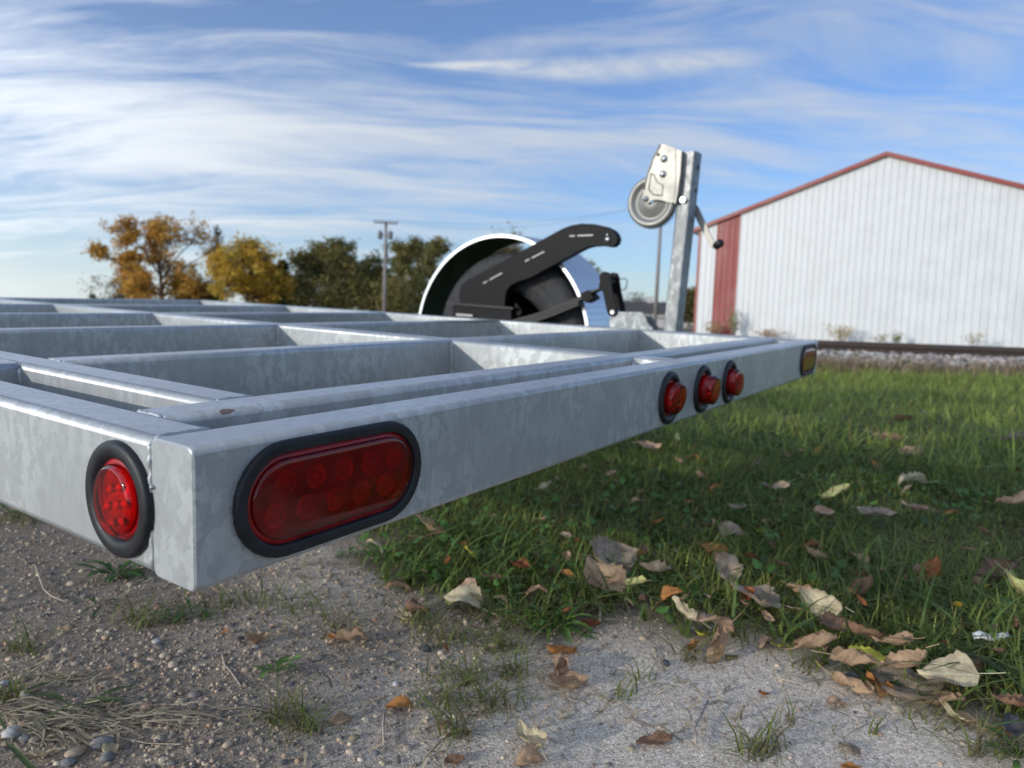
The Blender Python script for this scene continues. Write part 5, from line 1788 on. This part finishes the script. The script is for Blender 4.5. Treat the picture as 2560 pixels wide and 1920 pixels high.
tree(622, 596, 178, 78, 'rounded autumn tree with dense golden orange leaves', 8, GOLD, 15000, .17, clump=.34, levels=4, trunk=.14, lobes=[(578, 662, 36, 1.1), (625, 632, 28, 1), (630, 675, 42, 1.2), (664, 695, 36, 1), (587, 717, 42, 1.2), (651, 734, 42, 1.1), (605, 690, 36, 1.1), (675, 640, 26, .12), (602, 618, 22, .10), (690, 720, 26, .6)])
tree(543, 562, 74, 90, 'tall thin nearly bare spire of a tree between the two orange ones', 5, [(.10, .09, .06), (.13, .11, .07)], 900, .16, kind='spire', name='bare_tree', clump=.25)
tree(708, 652, 62, 80, 'small dark conifer right of the golden tree', 6, DARKG, 5200, .17, kind='cone', name='conifer_tree', clump=.22)
tree(846, 603, 210, 84, 'broad olive green tree left of the utility pole', 12, OLIVE, 15000, .18, name='olive_tree', clump=.36, trunk=.14, lobes=[(775, 640, 28, .6), (831, 628, 34, .9), (801, 674, 42, 1), (870, 666, 36, 1), (823, 717, 48, 1.2), (887, 708, 40, 1), (755, 660, 24, .4), (765, 730, 40, 1), (850, 640, 26, .7)])
tree(930, 655, 150, 88, 'low olive green tree right behind the utility pole', 15, OLIVE, 9500, .18, name='olive_tree', clump=.36, trunk=.12, lobes=[(926, 680, 30, .8), (921, 717, 42, 1.2), (956, 708, 38, 1.1), (900, 735, 36, 1), (965, 745, 36, 1)])
tree(1055, 600, 190, 86, 'olive green tree between the utility pole and the fender', 21, OLIVE, 11000, .18, name='olive_tree', clump=.32, trunk=.16, lobes=[(1007, 627, 23, .9), (1033, 618, 20, .8), (1093, 617, 19, .7), (1012, 661, 24, .8), (1059, 642, 22, .35), (1016, 704, 42, 1.2), (990, 734, 38, 1.1), (1060, 690, 34, .9), (1080, 640, 18, .4)])
tree(1250, 606, 170, 92, 'brownish tree top showing above the fender', 24, [(.17, .125, .045), (.14, .11, .04), (.2, .15, .06)], 8000, .18, name='olive_tree', clump=.55, trunk=.16)
tree(1430, 628, 130, 90, 'dark olive tree behind the end of the lift arm', 27, OLIVE, 9000, .18, name='olive_tree', clump=.5, trunk=.14)
tree(1160, 622, 150, 96, 'olive green tree hidden behind the fender', 28, OLIVE, 8000, .18, name='olive_tree', clump=.5, trunk=.14)
tree(330, 712, 150, 100, 'low brown shrub left of the large orange tree', 31, [(.17, .12, .05), (.20, .14, .06)], 2600, .17, name='low_shrub', clump=.35, trunk=.1, levels=3)
tree(490, 700, 150, 84, 'olive undergrowth beneath the spreading orange tree', 33, [(.14, .125, .035), (.20, .16, .035)], 6500, .17, name='low_shrub', clump=.5, trunk=.06, levels=3)
tree(700, 712, 150, 86, 'dark undergrowth between the conifer and the olive trees', 35, [(.06, .065, .025), (.09, .085, .03)], 6500, .17, name='low_shrub', clump=.5, trunk=.06, levels=3)
tree(800, 712, 200, 82, 'olive undergrowth left of the utility pole', 51, OLIVE, 7000, .17, name='low_shrub', clump=.5, trunk=.06, levels=3)
tree(1010, 712, 230, 82, 'olive undergrowth between the utility pole and the fender', 53, OLIVE, 7500, .17, name='low_shrub', clump=.5, trunk=.06, levels=3)
tree(236, 730, 26, 110, 'tiny shrub on the horizon at the far left', 37, [(.17, .14, .06)], 400, .16, name='low_shrub', clump=.2, trunk=.1, levels=2)
tree(1606, 728, 120, 150, 'bare grey treetop behind the slender pole', 39, [(.22, .19, .15), (.18, .15, .12)], 1300, .2, name='bare_tree', clump=.5, trunk=.16, levels=4)
tree(1726, 722, 64, 70, 'olive brown tree between the winch post and the shed', 41, [(.15, .13, .04), (.19, .14, .05), (.11, .11, .035)], 5000, .15, name='olive_tree', clump=.35, trunk=.12)
tree(1690, 745, 60, 90, 'olive bush hidden behind the winch post', 43, OLIVE, 3000, .16, name='olive_tree', clump=.35, trunk=.1)

# ================================================================== POLES, WIRES, HOUSES
M['pole_wood'] = simple('weathered_pole', (.26, .235, .215), .85, 0, .2, 6, .3)
M['dark_metal'] = simple('grey_painted_metal', (.16, .165, .16), .6, .2, .15, 5)
tp_ = at_depth(965, 553, 64)
up_ = empty('utility_pole', (tp_[0], tp_[1], 0))
mb = MB(); mb.tube([(0, 0, -.1), (0, 0, tp_[2] * .5), (0, 0, tp_[2])], [.19, .165, .13], 12); mb.build('shaft', M['pole_wood'], up_)
rv = Vector(RIGHT); fv = Vector(FWD); zt = tp_[2]
def obox(mb, c, a, b, cc_, ha, hb, hc):
    c, a, b, cc_ = Vector(c), Vector(a), Vector(b), Vector(cc_)
    vs = [c + a * (ha * i) + b * (hb * j) + cc_ * (hc * k) for k in (-1, 1) for j in (-1, 1) for i in (-1, 1)]
    mb.add(vs, [(0, 2, 3, 1), (4, 5, 7, 6), (0, 1, 5, 4), (1, 3, 7, 5), (3, 2, 6, 7), (2, 0, 4, 6)])
mb = MB(); obox(mb, fv * -.2 + Vector((0, 0, zt - .18)), rv + fv * .25, fv, (0, 0, 1), 1.0, .06, .07); mb.build('crossarm', M['pole_wood'], up_)
for s_ in (-.95, -.6, -.3, .35, .65, .95):
    c = rv * s_ + fv * (-.2 + .25 * s_) + Vector((0, 0, zt - .10))
    mb = MB(); mb.lathe([(.03, 0), (.03, .05), (.065, .07), (.065, .11), (.045, .12), (.055, .15), (.02, .19), (.002, .19)], 2, c, 10); mb.build('insulator', M['dark_metal'], up_)
for s_ in (-.50, .42):
    c = rv * s_ + Vector((0, 0, zt - 1.62))
    mb = MB(); mb.lathe([(.002, 0), (.20, .02), (.22, .10), (.22, .62), (.19, .70), (.002, .72)], 2, c, 16)
    mb.tube([c + Vector((0, 0, .7)), c + Vector((0, 0, .9))], .04, 8)
    mb.tube([c + Vector((0, 0, .35)), c - rv * s_ + Vector((0, 0, .40))], .04, 6)
    mb.build('transformer', M['dark_metal'], up_)
mb = MB(); mb.tube([(rv * .16 + Vector((0, 0, zt - 3.2)))[:], (rv * .17 + Vector((0, 0, zt - 2.2)))[:]], .06, 8); mb.build('fuse_box', M['dark_metal'], up_)
tag(up_, 'wooden utility pole with a crossarm and two transformers behind the trailer', 'utility pole')

tq = at_depth(1655, 500, 58)
sp_ = empty('slender_pole', (tq[0], tq[1], 0))
mb = MB(); mb.tube([(-.05, .02, -.1), (0, 0, tq[2])], [.17, .12], 12); mb.build('shaft', M['pole_wood'], sp_)
mb = MB(); obox(mb, Vector((0, 0, tq[2] - .25)), rv, fv, (0, 0, 1), .7, .05, .06); mb.build('crossarm', M['pole_wood'], sp_)
tag(sp_, 'slender bare pole rising behind the winch reel', 'utility pole')
M['wire'] = simple('wire', (.05, .05, .05), .6, .3)
for k, (s0, s1, lb) in enumerate(((.95, .6, 'upper power line from the utility pole to the slender pole'), (-.3, -.6, 'lower power line from the utility pole to the slender pole'))):
    A = Vector((tp_[0], tp_[1], zt + .08)) + rv * s0 + fv * (-.2 + .25 * s0); B = Vector((tq[0], tq[1], tq[2] - .19)) + rv * s1
    pts = [A.lerp(B, i / 16) - Vector((0, 0, 1.1 * 4 * (i / 16) * (1 - i / 16) * (.75 + .5 * k))) for i in range(17)]
    mb = MB(); mb.tube(pts, .008, 5); tag(mb.build('power_line', M['wire']), lb, 'wire', 'power lines')

tl_ = at_depth(283, 690, 110)
sl_o = empty('street_light', (tl_[0], tl_[1], 0))
mb = MB(); mb.tube([(0, 0, -.1), (0, 0, tl_[2])], [.09, .07], 8); mb.build('shaft', M['dark_metal'], sl_o)
mb = MB(); mb.tube([Vector((0, 0, tl_[2] - .3)), Vector((0, 0, tl_[2] - .1)) - rv * 1.2, Vector((0, 0, tl_[2] - .15)) - rv * 2.4], .035, 6); mb.build('arm', M['dark_metal'], sl_o)
mb = MB(); obox(mb, Vector((0, 0, tl_[2] - .2)) - rv * 2.55, rv, fv, (0, 0, 1), .3, .12, .06); mb.build('lamp_head', M['dark_metal'], sl_o)
tag(sl_o, 'thin street light with its arm to the left, far left of the trees', 'street light')

M['house_wall'] = simple('pale_siding', (.55, .53, .50), .7, 0, .06, 1)
M['house_roof'] = simple('grey_shingles', (.085, .075, .072), .9, 0, .2, 1.5)
M['glass'] = simple('window_glass', (.03, .035, .04), .1, 0, .1, 1)


def house(u, v_base, depth, wd, dp, hw, hr, label, col=None, rz=0.0):
    q = at_depth(u, v_base, depth)
    e = empty('house', (q[0], q[1], 0), YAW - math.pi / 2 + rz)
    mb = MB(); mb.box((-wd / 2, 0, -.1), (wd / 2, dp, hw)); mb.build('wall', col or M['house_wall'], e)
    mb = MB(); o_ = .4
    mb.add([(-wd / 2 - o_, -o_, hw - .05), (wd / 2 + o_, -o_, hw - .05), (wd / 2 + o_, dp + o_, hw - .05), (-wd / 2 - o_, dp + o_, hw - .05), (-wd / 2 - o_, dp / 2, hw + hr), (wd / 2 + o_, dp / 2, hw + hr)],
           [(0, 1, 5, 4), (2, 3, 4, 5), (0, 4, 3), (1, 2, 5), (0, 3, 2, 1)])
    rf = mb.build('roof', M['house_roof'], e)
    mb = MB(); mb.box((wd * .15, dp / 2 - .3, hw + hr - .5), (wd * .15 + .6, dp / 2 + .3, hw + hr + .5)); mb.build('chimney', M['house_wall'], rf)
    for k in (-.3, .0, .3):
        mb = MB(); mb.box((k * wd - .5, -.03, .9), (k * wd + .5, .02, hw - .5)); mb.build('window', M['glass'], e)
    tag(e, label, 'house', 'houses behind the trailer')


house(1600, 812, 72, 7.5, 6, 1.5, 1.15, 'low house with a dark grey roof behind the spring hanger')
house(1668, 815, 95, 6.0, 6, 2.0, 1.2, 'small pale house hidden behind the winch post')
